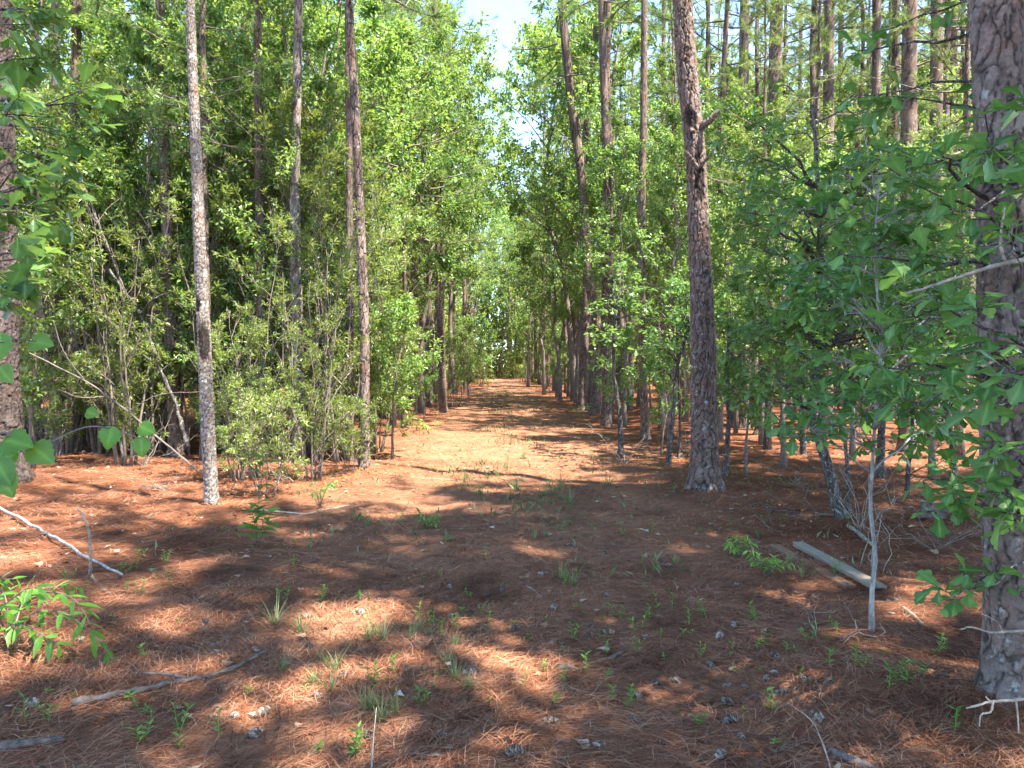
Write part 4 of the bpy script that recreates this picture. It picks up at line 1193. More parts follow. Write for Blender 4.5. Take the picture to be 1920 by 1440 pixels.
stick('bare_limb', 'pale bare limb slanting across in front of the big grey trunk', 'branch', [at(1960, 478, 2.75), at(1910, 489, 2.7), at(1860, 500, 2.68), at(1790, 522, 2.66), at(1700, 550, 2.64)], .011, .005, 'deadwood', 1, [[at(1885, 492, 2.69), at(1876, 455, 2.68), at(1884, 390, 2.66)]])
stick('bare_limb', 'white forked twig held out low before the big grey trunk', 'branch', [at(1960, 1308, 2.95), at(1910, 1312, 2.93), at(1860, 1316, 2.9), at(1812, 1328, 2.88)], .008, .004, 'deadwood', 2,
      [[at(1862, 1316, 2.9), at(1857, 1335, 2.86), at(1840, 1340, 2.84), at(1836, 1362, 2.82)], [at(1905, 1312, 2.93), at(1908, 1340, 2.92), at(1910, 1375, 2.9)], [at(1858, 1318, 2.9), at(1848, 1306, 2.92)]])
stick('bare_limb', 'white twig sticking out of the big grey trunk at knee height', 'branch', [at(1925, 1182, 3.3), at(1890, 1184, 3.25), at(1860, 1186, 3.2), at(1820, 1176, 3.15), at(1800, 1180, 3.1)], .006, .003, 'deadwood', 3, [[at(1880, 1184, 3.24), at(1868, 1165, 3.2), at(1840, 1150, 3.15)], [at(1862, 1186, 3.2), at(1875, 1196, 3.2)]])
# left edge: oak leaves hanging in, from an oak just outside the frame
b = Vector((-3.1, 3.4, gz(-3.1, 3.4)))
st = [b - Vector((0, 0, .05)), b + Vector((0, .02, 1)), b + Vector((.05, 0, 2.2)), b + Vector((0, .05, 3.6)), b + Vector((.05, .05, 5))]
tg = [at(*t) for t in ((40, 210, 3.4), (90, 240, 3.3), (150, 200, 3.4), (60, 290, 3.2), (20, 330, 3.1), (120, 290, 3.4), (30, 110, 3.5), (10, 50, 3.5), (80, 10, 3.6), (60, 350, 3.2), (0, 400, 3.0), (5, 230, 3.0), (100, 380, 3.4), (20, 440, 2.9), (0, 150, 3.1), (10, 520, 2.9), (30, 380, 3.2), (-10, 580, 2.8), (45, 470, 3.2), (20, 280, 3.2))]
tg += [b + Vector((rr.uniform(-1.0, .8), rr.uniform(-1.2, 1.0), rr.uniform(3.0, 5.2))) for _ in range(24)]
plant('oak_tree', 'shaded oak spray hanging into the upper left corner', 'tree', b, spray(b, st, .06, .02, tg, 4, 7, OAK, .115, 6, .06, .24, droop=.4), 'bark_oak', 'oakleaf')
# grape vine along the left edge
b = Vector((-2.35, 2.75, gz(-2.35, 2.75)))
o = thing('grape_vine', 'grape vine trailing toothed green leaves in front of the left edge trunk', 'vine', b)
st = [b, b + Vector((.1, .1, .7)), at(-20, 830, 2.7), at(60, 842, 2.75), at(165, 800, 2.85), at(240, 815, 2.95), at(285, 830, 3.0)]
V, F = tube(smoothpath([np.array(p) - np.array(b) for p in st], 40), np.linspace(.006, .0018, 40), 6)
obj('stem', mesh_np('stem', V, F, [M['twig']], smooth=True), o)
st2 = [st[1], at(-60, 700, 2.6), at(10, 640, 2.7), at(70, 640, 2.75)]
V, F = tube(smoothpath([np.array(p) - np.array(b) for p in st2], 30), np.linspace(.005, .0018, 30), 6)
obj('stem', mesh_np('stem', V, F, [M['twig']], smooth=True), o)
GR = T_grape()
PATHS = np.concatenate([smoothpath([np.array(p) - np.array(b) for p in q], 60) for q in (st, st2)])
for (px, py, d, s, dx, dz, tilt) in ((210, 803, 2.9, .085, -.2, -1, .2), (263, 800, 2.95, .07, .8, -.25, .5), (265, 822, 2.95, .075, .1, -1, .3), (163, 772, 2.8, .05, .9, -.2, .4), (0, 628, 2.7, .105, -.1, -1, .2), (60, 640, 2.75, .085, 1, -.1, .6),
                             (10, 825, 2.7, .11, .9, -.1, .7), (62, 838, 2.72, .10, .8, -.5, .5), (-5, 868, 2.65, .10, .6, -.8, .3), (30, 850, 2.7, .08, -.8, -.4, .5), (5, 890, 2.65, .09, .5, -.9, .2), (0, 690, 2.6, .07, .6, -.6, .3)):
    p = np.array(at(px, py, d)) - np.array(b)
    V, F = scatter(GR, [p], [[dx, -.25, dz]], [[.1, -1.0, tilt]], [s])
    near_ = PATHS[int(np.argmin(np.linalg.norm(PATHS - p, axis=1)))] if np.linalg.norm(PATHS - p, axis=1).min() > .004 else p + np.array([0, .01, .01])
    tv, tf = tube(np.array([near_, (near_ + p) / 2 + np.array([0, 0, .012]), p]), np.array([.0016, .0014, .0012]), 5)
    n0 = len(V)
    obj('leaf', mesh_np('leaf', np.concatenate([V, tv]), [F[0], tf[0] + n0, tf[1] + n0, tf[2] + n0], [M['vine']], smooth=True, attrs={'vein': np.array([1.0] * (n0 // 3) + [0.0] * (n0 - n0 // 3 + len(tv)))}), o)
for (px, py, s) in ((3, 1305, .06), (10, 1140, .07)):
    pass

# leafy plants with long leaves
def leaf_stalks(stalks, T, leaf, n, seed, mat='vine', droop=.3, B=None):
    rg = np.random.default_rng(seed)
    W = Geo(); Ps, Ds, Ls = [], [], []
    for pp in stalks:
        S = smoothpath([np.array(p) - np.array(B) for p in pp], 18)
        W.add(*tube(S, np.linspace(.005, .0015, 18), 5))
        tg = unit(np.gradient(S, axis=0))
        for i in range(n):
            f = .22 + .78 * i / max(1, n - 1)
            a = f * 17; j = int(min(16, a)); p = S[j] * (1 - (a - j)) + S[j + 1] * (a - j); t = tg[j]
            side = unit(np.cross(t, np.array([0, 0.2, 1.0]))); az = i * 2.4 + rg.normal(0, .4)
            up = np.cross(side, t)
            d = t * .55 + side * math.cos(az) + up * math.sin(az) * .7
            d[2] -= droop
            Ps.append(p); Ds.append(d); Ls.append(leaf * rg.uniform(.7, 1.15) * (1 - .3 * abs(f - .55)))
    V, F = scatter(T, np.array(Ps), np.array(Ds), unit(np.array([0, -.2, 1.0]) + rg.normal(0, .3, (len(Ps), 3))), np.array(Ls))
    return W, (V, F)
LH = T_lance_hi(.15)
b = onground(20, 1215)
stalks = [[b, at(40, 1130, b.y), at(90, 1110, b.y - .1), at(140, 1125, b.y - .2), at(175, 1180, b.y - .25)], [b, at(60, 1150, b.y - .1), at(120, 1150, b.y - .2), at(180, 1195, b.y - .3), at(215, 1245, b.y - .32)],
          [b, at(10, 1120, b.y), at(-10, 1090, b.y + .1), at(30, 1085, b.y + .1)], [b, at(0, 1150, b.y - .1), at(40, 1110, b.y - .2), at(70, 1100, b.y - .3)], [b, at(-40, 1170, b.y), at(-60, 1120, b.y)],
          [b, at(20, 1170, b.y - .15), at(70, 1185, b.y - .25), at(110, 1210, b.y - .3)], [b, at(50, 1120, b.y + .2), at(110, 1100, b.y + .3), at(150, 1100, b.y + .3)]]
plant('leafy_plant', 'arching green plant with long pointed leaves at the lower left edge', 'plant', b, leaf_stalks(stalks, LH, .125, 16, 1, B=b), 'twig', 'vine', None, 'stem', 'foliage', True)
b = onground(480, 1022)
stalks = [[b, at(483, 960, b.y), at(490, 900, b.y), at(494, 850, b.y)], [b, at(478, 985, b.y - .1), at(470, 950, b.y - .1)], [b, at(492, 985, b.y - .08), at(500, 960, b.y - .1)]]
plant('leafy_plant', 'slim upright plant with pointed leaves before the left thicket', 'plant', b, leaf_stalks(stalks, LH, .17, 15, 2, B=b), 'twig', 'vine', None, 'stem', 'foliage', True)
b = onground(600, 950)
stalks = [[b, b + Vector((rr.uniform(-.3, .3), rr.uniform(-.2, .2), rr.uniform(.1, .3)))] for _ in range(7)]
stalks = [[s[0], (s[0] + s[1]) / 2 + Vector((0, 0, .1)), s[1]] for s in stalks]
plant('leafy_plant', 'pale green low plant on the sunlit straw beside the left thicket', 'plant', b, leaf_stalks(stalks, LH, .07, 12, 3, B=b), 'twig', 'seed', None, 'stem', 'foliage', True)
for i, (px, py, h, lab) in enumerate(((805, 815, .35, 'light green young plant at the left brink of the sunlit track'), (800, 985, .12, 'low pale plant at the end of the left sun patch'), (1385, 1045, .15, 'bright leafy plant in the sun spot left of the weathered board'),
                                      (1437, 1082, .17, 'dark green bushy plant nearest the weathered board'), (830, 700, .3, 'small yellow green plant under the grey pine'), (1090, 782, .4, 'yellow green plant at the foot of the crooked pine'))):
    b = onground(px, py)
    stalks = []
    for k in range(9):
        e = Vector((rr.uniform(-1, 1) * h, rr.uniform(-.8, .8) * h, h * rr.uniform(.5, 1.1)))
        stalks.append([b, b + e * .5 + Vector((0, 0, h * .2)), b + e])
    plant('leafy_plant', lab, 'plant', b, leaf_stalks(stalks, LH, .05 + h * .13, 11, 10 + i, B=b), 'twig', 'seed', None, 'stem', 'foliage', True)

# thin stems on the right between the pines, each with a small crown
def small_tree(rows, tg, label, seed, leaf=.1, mat='bark_oak', nsub=6, nleaf=9, lmat='oakleaf', T=OAK, group=None):
    b = onground(rows[0][0], rows[0][1])
    st = [b - Vector((0, 0, .06))] + [at(px, py, b.y) for px, py, w in rows[1:]]
    r0 = rows[0][2] * b.y / FPX / 2; r1 = rows[-1][2] * b.y / FPX / 2
    return plant('oak_sapling', label, 'sapling', b, spray(b, st, r0, r1, targets([t[:4] + (b.y + t[4], b.y + t[5], t[6]) for t in tg]), nsub, nleaf, T, leaf, seed, .1, .35), mat, lmat, group)
small_tree([(1162, 858, 11), (1164, 800, 10), (1158, 750, 9), (1150, 690, 7), (1154, 600, 5)], [(1100, 1215, 480, 690, -1.2, 1.2, 16)], 'dark thin sapling with white dead twigs at its foot', 101)
small_tree([(1253, 872, 10), (1257, 820, 9), (1264, 760, 8), (1270, 690, 7), (1290, 620, 5)], [(1200, 1320, 500, 760, -1.2, 1.2, 18)], 'dark curving sapling left of the stout reddish pine', 102)
small_tree([(1272, 862, 6), (1275, 800, 6), (1272, 700, 5), (1268, 600, 4)], [(1230, 1310, 540, 740, -1, 1, 8)], 'very thin stem close left of the stout reddish pine', 103)
small_tree([(1358, 895, 11), (1363, 840, 10), (1366, 770, 9), (1364, 690, 8), (1370, 600, 6)], [(1340, 1450, 560, 780, -1.5, 1.0, 16)], 'crooked thin sapling at the right foot of the stout reddish pine', 104)
small_tree([(1475, 850, 8), (1462, 810, 7), (1472, 760, 6), (1480, 690, 5)], [(1430, 1540, 560, 740, -1, 1, 10)], 'bent little sapling right of the broad pine trunk', 105)
small_tree([(1506, 862, 12), (1504, 790, 11), (1506, 700, 9), (1510, 560, 7)], [(1430, 1590, 420, 720, -1.5, 1.5, 20)], 'upright dark sapling left of the dark crooked oak', 106)
small_tree([(1650, 900, 16), (1652, 820, 14), (1655, 720, 12), (1650, 560, 9)], [(1560, 1760, 420, 760, -1.5, 1.5, 20)], 'mossy small oak directly behind the whitish sapling', 107)
small_tree([(1790, 925, 13), (1785, 840, 12), (1770, 740, 10), (1765, 600, 8)], [(1690, 1880, 420, 780, -1.5, 1.5, 20)], 'small oak half hidden left of the big grey trunk', 108)

# dead and leaning stems on the left
stick('dead_limb', 'long dead stem leaning from the left edge trunk down to the straw', 'dead branch', [at(372, 884, 9.3), at(318, 838, 9.4), at(240, 772, 9.5), at(160, 715, 9.6), at(55, 662, 9.7)], .014, .007, 'twig', 11,
      [[at(160, 715, 9.6), at(120, 660, 9.5), at(100, 600, 9.4)], [at(240, 772, 9.5), at(300, 740, 9.4), at(390, 735, 9.2)], [at(200, 743, 9.55), at(150, 745, 9.3), at(110, 730, 9.1)]])
stick('dead_limb', 'dead grey stem sloping down behind the lichen flaked pine', 'dead branch', [at(352, 838, 11.8), at(330, 760, 12), at(300, 690, 12), at(262, 590, 12.1), at(205, 505, 12.2)], .036, .018, 'bark_oak', 12,
      [[at(262, 590, 12.1), at(290, 560, 12), at(330, 545, 12)], [at(300, 690, 12), at(260, 660, 11.9), at(200, 625, 11.7)]])
stick('dead_limb', 'thin pale dead stem standing aslant by the thicket foot', 'dead branch', [onground(545, 868, -.02), at(590, 800, 11.5), at(640, 720, 11.4), at(655, 700, 11.4)], .014, .006, 'deadwood', 13, [[at(640, 720, 11.4), at(620, 700, 11.3)]])
stick('dead_limb', 'grey leaning stem above the left thicket with a crook', 'dead branch', [at(150, 330, 11.5), at(185, 420, 11.4), at(205, 470, 11.3), at(240, 560, 11.2)], .02, .012, 'bark_oak', 14, [[at(185, 420, 11.4), at(140, 380, 11.2)]])
stick('twisted_stick', 'grey twisted stick standing up over the fallen white branch', 'stick', [onground(205, 1113), onground(172, 1090, .02), at(170, 1060, 5.5), at(168, 1010, 5.45), at(160, 975, 5.4), at(144, 950, 5.4)], .012, .007, 'deadwood', 15)
stick('fallen_branch', 'fallen white lichened branch on the straw at the left edge', 'branch', [onground(-40, 955, .10), onground(50, 1002, .06), onground(100, 1030, .05), onground(160, 1060, .035), onground(229, 1085, .02)], .016, .010, 'bark_white', 16, knob=.06)
stick('fallen_branch', 'dark fallen stick with a thin fork, lying in the near straw', 'branch', [onground(136, 1346, .025), onground(240, 1322, .025), onground(330, 1296, .025), onground(420, 1268, .03), onground(498, 1231, .025)], .017, .008, 'darkstick', 17, knob=.2, forks=
      [[onground(352, 1290, .03), onground(310, 1286, .03), onground(244, 1282, .02)]])
stick('fallen_branch', 'grey log end lying in the lower left corner', 'branch', [onground(-40, 1424, .02), onground(40, 1416, .02), onground(118, 1405, .02)], .022, .016, 'darkstick', 18)
stick('fallen_branch', 'thick dark stick lying at the lower right edge', 'branch', [onground(1556, 1408, .02), onground(1600, 1426, .02), onground(1680, 1462, .02)], .021, .019, 'darkstick', 19)
stick('fallen_branch', 'thin curved grey stick on the straw left of the lower right stick', 'branch', [onground(1450, 1402, .01), onground(1510, 1382, .015), onground(1575, 1367, .01)], .008, .004, 'darkstick', 20)
for i, (p0, p1, r, lab) in enumerate((((1138, 1228), (1171, 1210), .014, 'short dark stick piece among the seedlings near the track middle'), ((1048, 1250), (1082, 1251), .018, 'stubby dark bark piece, left of the other short pieces'),
                                      ((1172, 1334), (1206, 1347), .011, 'short rough stick piece among the near pine cones'), ((1392, 1306), (1422, 1290), .010, 'small dark stick beside the cones near the yellow leaf'),
                                      ((1692, 1150), (1732, 1182), .013, 'grey split stick lying between the sapling and the big trunk'), ((1532, 972), (1572, 982), .022, 'pale chunk of wood at the foot of the dark crooked oak'),
                                      ((1590, 997), (1640, 1028), .02, 'pale fallen stick running behind the whitish sapling'), ((1720, 948), (1800, 972), .018, 'dead stick lying beyond the black burl'),
                                      ((470, 960), (570, 963), .012, 'pale straight stick before the left thicket'), ((560, 965), (680, 946), .010, 'long thin pale stick beside the sun patch'), ((780, 900), (880, 900), .008, 'thin stick lying across the shaded track edge'),
                                      ((240, 1160), (320, 1185), .006, 'slender curved stick on the sunlit straw at the left'), ((880, 1176), (910, 1170), .006, 'tiny stick near the grass tuft'), ((985, 1100), (1015, 1122), .006, 'thin twig on the shaded track'))):
    a, c = onground(*p0, r * .9), onground(*p1, r * .9)
    stick('stick', lab, 'stick', [a, (a * .6 + c * .4) + Vector((.01, .012, r * .3)), c], r, r * .7, 'darkstick' if 'dark' in lab or 'rough' in lab else 'deadwood', 30 + i, n=12)
a = onground(696, 1445, .01)
stick('dry_stalk', 'single pale dry stalk rising from the straw at the bottom', 'stalk', [a, at(700, 1390, a.y + .12), at(706, 1326, a.y + .2)], .004, .0015, 'deadwood', 50, n=10)
a = onground(1560, 1442, .0)
stick('dry_stalk', 'long dry grass blade arching over the lower right straw', 'stalk', [a, at(1545, 1400, a.y), at(1522, 1352, a.y + .1), at(1478, 1318, a.y + .2)], .004, .0012, 'deadwood', 51, n=14)
# pale bare twigs round the whitish sapling
def twiggy(label, b, d0, spreadx, h, n, seed, mat='deadwood', r0_=.0055, name='dead_twig'):
    rg = np.random.default_rng(seed)
    o = thing(name, label, 'dead twig', b)
    G = Geo()
    for k in range(n):
        e = np.array([rg.normal(d0[0], spreadx), rg.normal(d0[1], spreadx), h * rg.uniform(.4, 1.1)])
        p0 = np.array([rg.normal(0, .05), rg.normal(0, .05), -.01]); P = wiggle(p0, p0 + e, 10, .22, rg)[:8]
        r = r0_ * rg.uniform(.5, 1.1)
        G.add(*tube(P, np.linspace(r, r * .35, 8), 5))
        for s in range(3):
            i = int(rg.integers(2, 7)); L = np.linalg.norm(e) * rg.uniform(.2, .5)
            q = P[i] + unit(e + rg.normal(0, .9, 3) * np.linalg.norm(e)) * L
            Q = wiggle(P[i], q, 6, .2, rg)[:5]
            Q[:, 2] = np.maximum(Q[:, 2], .004)
            G.add(*tube(Q, np.linspace(r * .5, r * .2, 5), 4))
    obj('stem', G.mesh('dead_twig', M[mat], smooth=True), o)
    return o
twiggy('white bare twig spreading low in front of the whitish sapling', onground(1562, 1208), (-.1, .1), .22, .38, 4, 1)
twiggy('bare pale twigs crossing behind the whitish sapling', onground(1650, 1075), (.05, .1), .3, .75, 5, 2)
twiggy('bare twig bush between the dark crooked oak and whitish sapling', onground(1610, 1000), (-.1, 0), .4, 1.1, 7, 3)
twiggy('white dead twigs at the foot of the dark thin sapling', onground(1168, 872), (.1, 0), .25, .7, 5, 4)
twiggy('dead twigs left of the dark crooked oak', onground(1500, 925), (-.3, 0), .5, .45, 8, 5, 'twig')
twiggy('dead brush lying on the straw before the dark crooked oak', onground(1545, 965), (-.5, 0), .5, .18, 9, 6, 'twig')
twiggy('bare twigs beside the lichen flaked pine, to its left', onground(310, 930), (.1, 0), .35, .45, 7, 7)
twiggy('bare twigs standing under the left thicket', onground(560, 905), (.1, 0), .4, .6, 7, 8)
twiggy('tangle of bare twigs between the dead stems', onground(270, 880), (.1, .2), .5, 1.1, 9, 9)
twiggy('bare twigs among the bases of the trunks right of the track', onground(1290, 850), (.1, .2), .4, .6, 6, 10)
twiggy('dead brush right of the weathered board', onground(1760, 1040), (0, .2), .5, .3, 9, 11, 'twig')

# weathered board and the brown one beside it
def board(label, p0, p1, wid, th, mat, lift, seed):
    a, c = Vector(p0), Vector(p1)
    L = (c - a).length
    ang = math.atan2(c.y - a.y, c.x - a.x)
    mid = (a + c) / 2
    rg = np.random.default_rng(seed)
    n = 24
    xs = np.linspace(-L / 2, L / 2, n); ysx = np.array([-wid / 2, -wid / 2 + .006, -wid / 6, wid / 6, wid / 2 - .006, wid / 2])
    prof = np.array([th - .006, th, th - .001, th, th, th - .006])
    X, Yc = np.meshgrid(xs, ysx, indexing='ij')
    Zt = np.repeat(prof[None], n, 0) + .004 * np.sin(X * 2.2) + rg.normal(0, .0006, X.shape)
    X = X + np.where(np.arange(n)[:, None] == 0, rg.normal(0, .008, 6)[None], 0) + np.where(np.arange(n)[:, None] == n - 1, rg.normal(0, .012, 6)[None], 0)
    top = np.stack([X, Yc, Zt], -1).reshape(-1, 3); bot = np.stack([X, Yc, Zt - th], -1).reshape(-1, 3)
    V = np.concatenate([top, bot]); m = n * 6
    i = np.arange(n - 1)[:, None] * 6; j = np.arange(5)[None]
    q = np.stack([i + j, i + 6 + j, i + 7 + j, i + 1 + j], -1).reshape(-1, 4)
    F = [q, q[:, ::-1] + m]
    ii = np.arange(n - 1) * 6
    F.append(np.stack([ii, ii + m, ii + 6 + m, ii + 6], 1)); F.append(np.stack([ii + 5, ii + 11, ii + 11 + m, ii + 5 + m], 1))
    jj = np.arange(5)
    F.append(np.stack([jj, jj + 1, jj + 1 + m, jj + m], 1)); e = (n - 1) * 6
    F.append(np.stack([jj + e, jj + e + m, jj + e + 1 + m, jj + e + 1], 1))
    o = obj('board', mesh_np('board', V, F, [M[mat]]), None, (mid.x, mid.y, mid.z + lift), ang)
    o.rotation_euler[0] = .06
    return tag(o, label, 'board')
board('long weathered grey board lying on the straw behind the whitish sapling', onground(1496, 1026), onground(1648, 1112), .095, .03, 'board', .03, 1)
board('reddish brown board half sunk beside the grey board', onground(1452, 1024), onground(1596, 1104), .09, .02, "board_brown", .014, 2)
# black burl
b = onground(1745, 982)
rg_ = np.random.default_rng(9)
uu, vv = np.meshgrid(np.linspace(0, 2 * np.pi, 20, endpoint=False), np.linspace(0.05, np.pi - .05, 12))
Rb = .10 * (1 + .25 * np.sin(3 * uu + 2 * vv) + .2 * np.cos(5 * vv - uu) + rg_.normal(0, .06, uu.shape))
V = np.stack([1.5 * Rb * np.sin(vv) * np.cos(uu), Rb * np.sin(vv) * np.sin(uu), .75 * Rb * np.cos(vv)], -1).reshape(-1, 3)
i = np.arange(11)[:, None] * 20; j = np.arange(20)[None]; k = (j + 1) % 20
Q = np.stack([i + j, i + 20 + j, i + 20 + k, i + k], -1).reshape(-1, 4)
tag(obj('stump_burl', mesh_np('stump_burl', V, [Q], [M['darkstick']]), None, (b.x, b.y, b.z + .06)), 'charred black lump of wood on the straw left of the big grey trunk', 'wood lump')

# ------------------------------------------------------------------ pine cones
def cone_mesh(seed, L=.075, R=.024, openness=.6):
    rg = np.random.default_rng(seed)
    G = Geo()
    n = 10
    z = np.linspace(0, 1, n)
    prof = np.sin(np.pi * (.12 + .86 * z)) ** .8
    G.add(*tube(np.stack([z * L, 0 * z, 0 * z], 1), R * .62 * prof + .001, 10), m=1)
    # scales: small wedge-like shields, spiralled
    SV = np.array([[0, -.5, 0], [0, .5, 0], [.7, .62, .25], [.7, -.62, .25], [1, 0, .45], [.75, 0, .62], [.2, 0, .35]], float)
    SF = [np.array([[0, 3, 2, 1]]), np.array([[3, 4, 2], [3, 5, 4], [4, 5, 2], [0, 6, 3], [6, 5, 3], [1, 2, 6], [6, 2, 5], [0, 1, 6]])]
    m = 72
    P, D, N, S = [], [], [], []
    for i in range(m):
        f = (i + .5) / m; az = i * 2.399
        pr = math.sin(math.pi * (.12 + .86 * f)) ** .8
        rad = np.array([0, math.cos(az), math.sin(az)])
        P.append(np.array([f * L, 0, 0]) + rad * R * .55 * pr)
        D.append(rad * (.55 + .5 * openness) + np.array([.75 - .5 * openness + .5 * f, 0, 0]))
        N.append(np.array([1.0, 0, 0]) - .0 * rad)
        S.append(.014 * (.55 + .55 * pr))
    V, F = scatter((SV, SF), np.array(P), np.array(D), np.array(N), np.array(S))
    G.add(V, F, m=0)
    return G.mesh('pine_cone', M['cone'], M['cone_core'])
CONES = [cone_mesh(1, .078, .026, .5), cone_mesh(2, .070, .028, .9), cone_mesh(3, .085, .024, .3), cone_mesh(4, .066, .025, .7)]
cpos = []
for (ox, oy, sc, lst) in ((960, 900, .375, [(470, 595), (415, 710), (405, 745), (650, 775), (1100, 755), (1035, 810), (975, 895), (1080, 880), (735, 975), (850, 975), (1045, 1010), (1180, 1020), (1265, 1000), (1110, 1080), (660, 1060), (1130, 1160),
                                            (235, 1215), (735, 1260), (935, 1240), (1160, 1260), (400, 1335), (1015, 1365), (1210, 1385), (60, 1385), (40, 735), (1280, 890), (745, 410), (795, 435), (475, 355), (320, 335), (1110, 525), (205, 655), (125, 487), (480, 735)]),
                          (480, 900, .375, [(210, 715), (545, 680), (625, 610), (980, 710), (955, 680), (880, 540), (970, 545), (1235, 545), (970, 420), (470, 990), (335, 1090), (545, 1255), (910, 1240), (875, 1360), (1110, 970), (240, 835), (20, 885), (1165, 565)]),
                          (0, 900, .375, [(1010, 715), (905, 870), (1030, 850), (1125, 825), (405, 845), (195, 1185), (1085, 1185), (1190, 1210), (1272, 1200), (1240, 1300), (1150, 1060)]),
                          (1440, 900, .375, [(230, 1100), (320, 1025), (225, 1020), (100, 1060), (8, 970), (650, 625), (280, 1210)])):
    cpos += [(ox + a * sc, oy + c * sc) for a, c in lst]
bands = [(1355, 'along the bottom'), (1295, 'just above the bottom'), (1240, 'level with the dark fallen stick'), (1190, 'level with the sapling foot'), (1120, 'level with the board end'), (0, 'farther off')]
halves = [(0, 560, 'on the left side'), (560, 960, 'left of centre'), (960, 1330, 'right of centre'), (1330, 1920, 'towards the right trunk')]
def zoned(points, base, lead):
    """labels by height band, side and order from the left"""
    out = {}
    for bi, (lo, btxt) in enumerate(bands):
        hi = 9999 if bi == 0 else bands[bi - 1][0]
        for x0, x1, htxt in halves:
            zone = sorted([i for i, (x, y) in enumerate(points) if lo <= y < hi and x0 <= x < x1], key=lambda i: points[i][0])
            for k, i in enumerate(zone):
                what = lead[i % len(lead)] if isinstance(lead, (list, tuple)) else lead
                out[i] = (f'{ORD[k]} {base} from the left, ' if len(zone) > 1 else f'only {base} ') + f'{htxt}, {btxt}'
    return out
cl = zoned(cpos, 'pine cone', '')
for i, (px, py) in enumerate(cpos):
    b = onground(px, py)
    v = i % 4
    o = obj('pine_cone', CONES[v], None, (b.x, b.y, b.z + rr.uniform(.004, .022)), rr.uniform(0, 6.28), rr.uniform(.65, 1.15))
    o.rotation_euler[1] = rr.uniform(-.25, .25); o.rotation_euler[0] = rr.uniform(0, 6.28)
    if px in (0,):
        pass
    tag(o, cl[i], 'pine cone', 'pine cones lying on the needles')

# ------------------------------------------------------------------ seedlings and grass tufts
def seedling(seed, h=.11, n=9, leaf=.06):
    rg = np.random.default_rng(seed)
    W = Geo(); Ps, Ds = [], []
    for s in range(1 + seed % 2):
        tip = np.array([rg.normal(0, .025), rg.normal(0, .025), h * rg.uniform(.8, 1.1)])
        S = wiggle(np.array([s * .03, 0, -.01]), tip + np.array([s * .04, .02, 0]), 6, .05, rg)
        W.add(*tube(S, np.linspace(.0028, .0012, 6), 5))
        for i in range(n):
            f = .25 + .75 * i / (n - 1); q = f * 5; a = int(min(4, q))
            az = i * 2.2 + rg.normal(0, .3)
            Ps.append(S[a] * (1 - (q - a)) + S[a + 1] * (q - a)); Ds.append([math.cos(az), math.sin(az), .35 + .4 * f])
    P = np.array(Ps); D = np.array(Ds)
    V, F = scatter(LH, P, D, unit(np.array([0, 0, 1.0]) + rg.normal(0, .2, P.shape)), leaf * rg.uniform(.6, 1.1, len(P)))
    return W.mesh('seedling_stem', M['seed'], smooth=True), mesh_np('seedling_leaves', V, F, [M['seed']], smooth=True)
SEEDL = [seedling(s, .08 + .02 * s, 8 + s, .055) for s in range(4)]
spos = []
for (ox, oy, sc, lst) in ((960, 900, .375, [(450, 660), (550, 650), (690, 665), (975, 685), (1190, 680), (450, 750), (470, 820), (630, 815), (770, 855), (860, 770), (890, 720), (935, 855), (1105, 840), (1215, 830), (375, 915), (140, 925), (465, 945), (275, 985), (495, 1065),
                                            (560, 1095), (205, 1095), (935, 1140), (65, 1015), (300, 755), (740, 760), (620, 720), (800, 610), (1180, 290), (600, 185), (550, 265), (700, 240), (250, 520), (320, 620), (1230, 690), (1260, 830)]),
                          (480, 900, .375, [(310, 600), (415, 570), (500, 590), (820, 690), (890, 720), (1020, 625), (1135, 640), (920, 790), (1020, 750), (590, 960), (360, 885), (680, 965), (460, 1340), (300, 1320), (800, 1100), (1150, 395), (270, 320), (200, 290), (110, 590), (190, 420),
                                            (930, 465), (640, 1000), (1080, 560), (1160, 690), (600, 1010), (480, 1290)]),
                          (0, 900, .375, [(610, 430), (640, 540), (830, 390), (845, 470), (690, 370), (130, 1240), (240, 1240), (640, 1130), (740, 1180), (760, 1230), (890, 1280), (900, 1350), (710, 1310), (1095, 1280), (740, 890), (900, 700), (1220, 1060), (680, 430), (690, 540), (1130, 430), (330, 500)]),
                          (1440, 900, .375, [(170, 470), (325, 460), (95, 860), (300, 790), (300, 940), (470, 970), (570, 890), (690, 1040), (600, 1060), (830, 860), (890, 840), (770, 990), (930, 1265), (50, 1130), (30, 1280), (200, 800), (440, 940), (640, 1000), (730, 1040), (350, 740)])):
    spos += [(ox + a * sc, oy + c * sc) for a, c in lst]
cl = zoned(spos, 'green seedling', '')
BIGS = {}
for i, (px, py) in enumerate(spos):
    b = onground(px, py + 8)
    v = i % 4
    o = thing('seedling', cl[i], 'seedling', b, rr.uniform(0, 6.28), 'green seedlings sprouting through the needles', rr.uniform(.45, .95))
    obj('stem', SEEDL[v][0], o)
    obj('foliage', SEEDL[v][1], o)
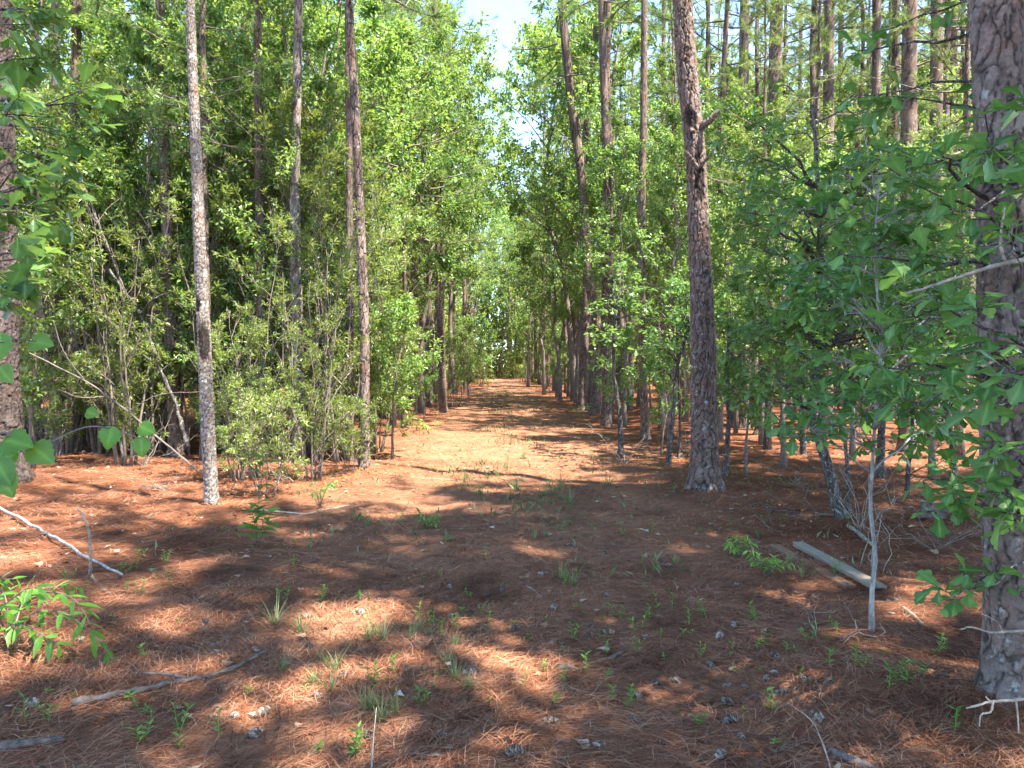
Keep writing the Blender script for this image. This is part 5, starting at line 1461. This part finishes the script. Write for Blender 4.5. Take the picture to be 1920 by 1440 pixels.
def tuft(seed, h=.2, n=22):
    rg = np.random.default_rng(seed)
    G = Geo()
    for k in range(n):
        az = rg.uniform(0, 6.28); L = h * rg.uniform(.5, 1.2); out = rg.uniform(.15, .8)
        p0 = np.array([rg.normal(0, .012), rg.normal(0, .012), -.005]); e = np.array([math.cos(az) * out, math.sin(az) * out, 1.0]) * L
        t = np.linspace(0, 1, 6)[:, None]
        S = p0 + e * t; S[:, 2] -= (t[:, 0] ** 2.2) * L * out * .7
        w = .0035 * (1 - t[:, 0]) + .0003
        side = np.array([-math.sin(az), math.cos(az), 0])
        V = np.concatenate([S + side * w[:, None], S - side * w[:, None]])
        i = np.arange(5)
        G.add(V, [np.stack([i, i + 1, i + 7, i + 6], 1)])
    return G.mesh('grass_tuft', M['grass'])
TUFT = [tuft(1, .2, 24), tuft(2, .26, 20), tuft(3, .16, 30), tuft(4, .13, 34)]
tpos = [(480 + a * .375, 900 + c * .375) for a, c in [(560, 800), (640, 800), (960, 930), (1060, 1050), (130, 940), (390, 950), (590, 1140), (290, 1010), (560, 1150), (690, 1160), (630, 1190), (1000, 850), (230, 780), (100, 740), (800, 760), (860, 800), (370, 1060), (1000, 1000), (780, 800)]]
tpos += [(960 + a * .375, 900 + c * .375) for a, c in [(240, 250), (270, 240), (110, 300), (170, 290), (240, 80), (30, 50), (290, 100), (200, 60), (820, 420), (250, 510), (300, 540), (180, 30)]]
tpos += [(930, 892), (965, 912), (1050, 915), (1020, 925), (900, 930), (980, 862), (700, 1190), (1235, 830), (1480, 1060), (1505, 1085), (1140, 912), (840, 1020), (690, 985), (870, 905), (950, 880)]
cl = zoned(tpos, 'grass tuft', '')
for i, (px, py) in enumerate(tpos):
    b = onground(px, py)
    o = obj('grass_tuft', TUFT[i % 4], None, b, rr.uniform(0, 6.28), rr.uniform(.8, 1.2) * (1.3 if py < 960 else .85))
    tag(o, cl[i], 'grass tuft', 'thin grass tufts on the track')
# thin grass sprinkled down the track, beyond counting
def track_grass():
    rg = np.random.default_rng(31)
    n = 16000
    y = rg.uniform(5.5, 60, n); x = .05 + rg.normal(0, .75, n) + np.where(rg.uniform(0, 1, n) < .3, rg.choice([-2.2, 2.2], n), 0)
    k = np.sin(x * 3 + y * .8) + np.sin(y * 1.7 - x) + rg.normal(0, .8, n)
    x, y = x[k > .9], y[k > .9]; n = len(x)
    D = np.stack([rg.normal(0, .6, n), rg.normal(0, .6, n), np.full(n, 1.0)], 1)
    V, F = scatter(T_lance(.035, .3), np.stack([x, y, ground_z(x, y)], 1), D, rg.normal(0, 1, (n, 3)), rg.uniform(.05, .13, n))
    tag(obj('track_grass', mesh_np('track_grass', V, F, [M['grass']])), label='sparse thin grass coming up along the crown of the track', kind='stuff')
track_grass()

def sprouts():
    rg = np.random.default_rng(41)
    cen = np.stack([rg.uniform(-3.5, 4.5, 60), rg.uniform(2.8, 14, 60)], 1)
    n = 700
    c = cen[rg.integers(0, 60, n)] + rg.normal(0, .28, (n, 2))
    P, D = [], []
    for x, y in c:
        k = int(rg.integers(3, 8)); z = gz(x, y)
        az = rg.uniform(0, 6.28, k)
        for a in az:
            P.append((x, y, z + rg.uniform(.004, .035))); D.append((math.cos(a), math.sin(a), rg.uniform(.2, 1.0)))
    P = np.array(P); D = np.array(D)
    V, F = scatter(T_lance(.3, .15), P, D, unit(np.array([0, 0, 1.0]) + rg.normal(0, .3, P.shape)), rg.uniform(.012, .035, len(P)))
    tag(obj('sprout_ground_cover', mesh_np('sprout_ground_cover', V, F, [M['seed']])), label='tiny green sprouts scattered in patches through the needles', kind='stuff')
sprouts()
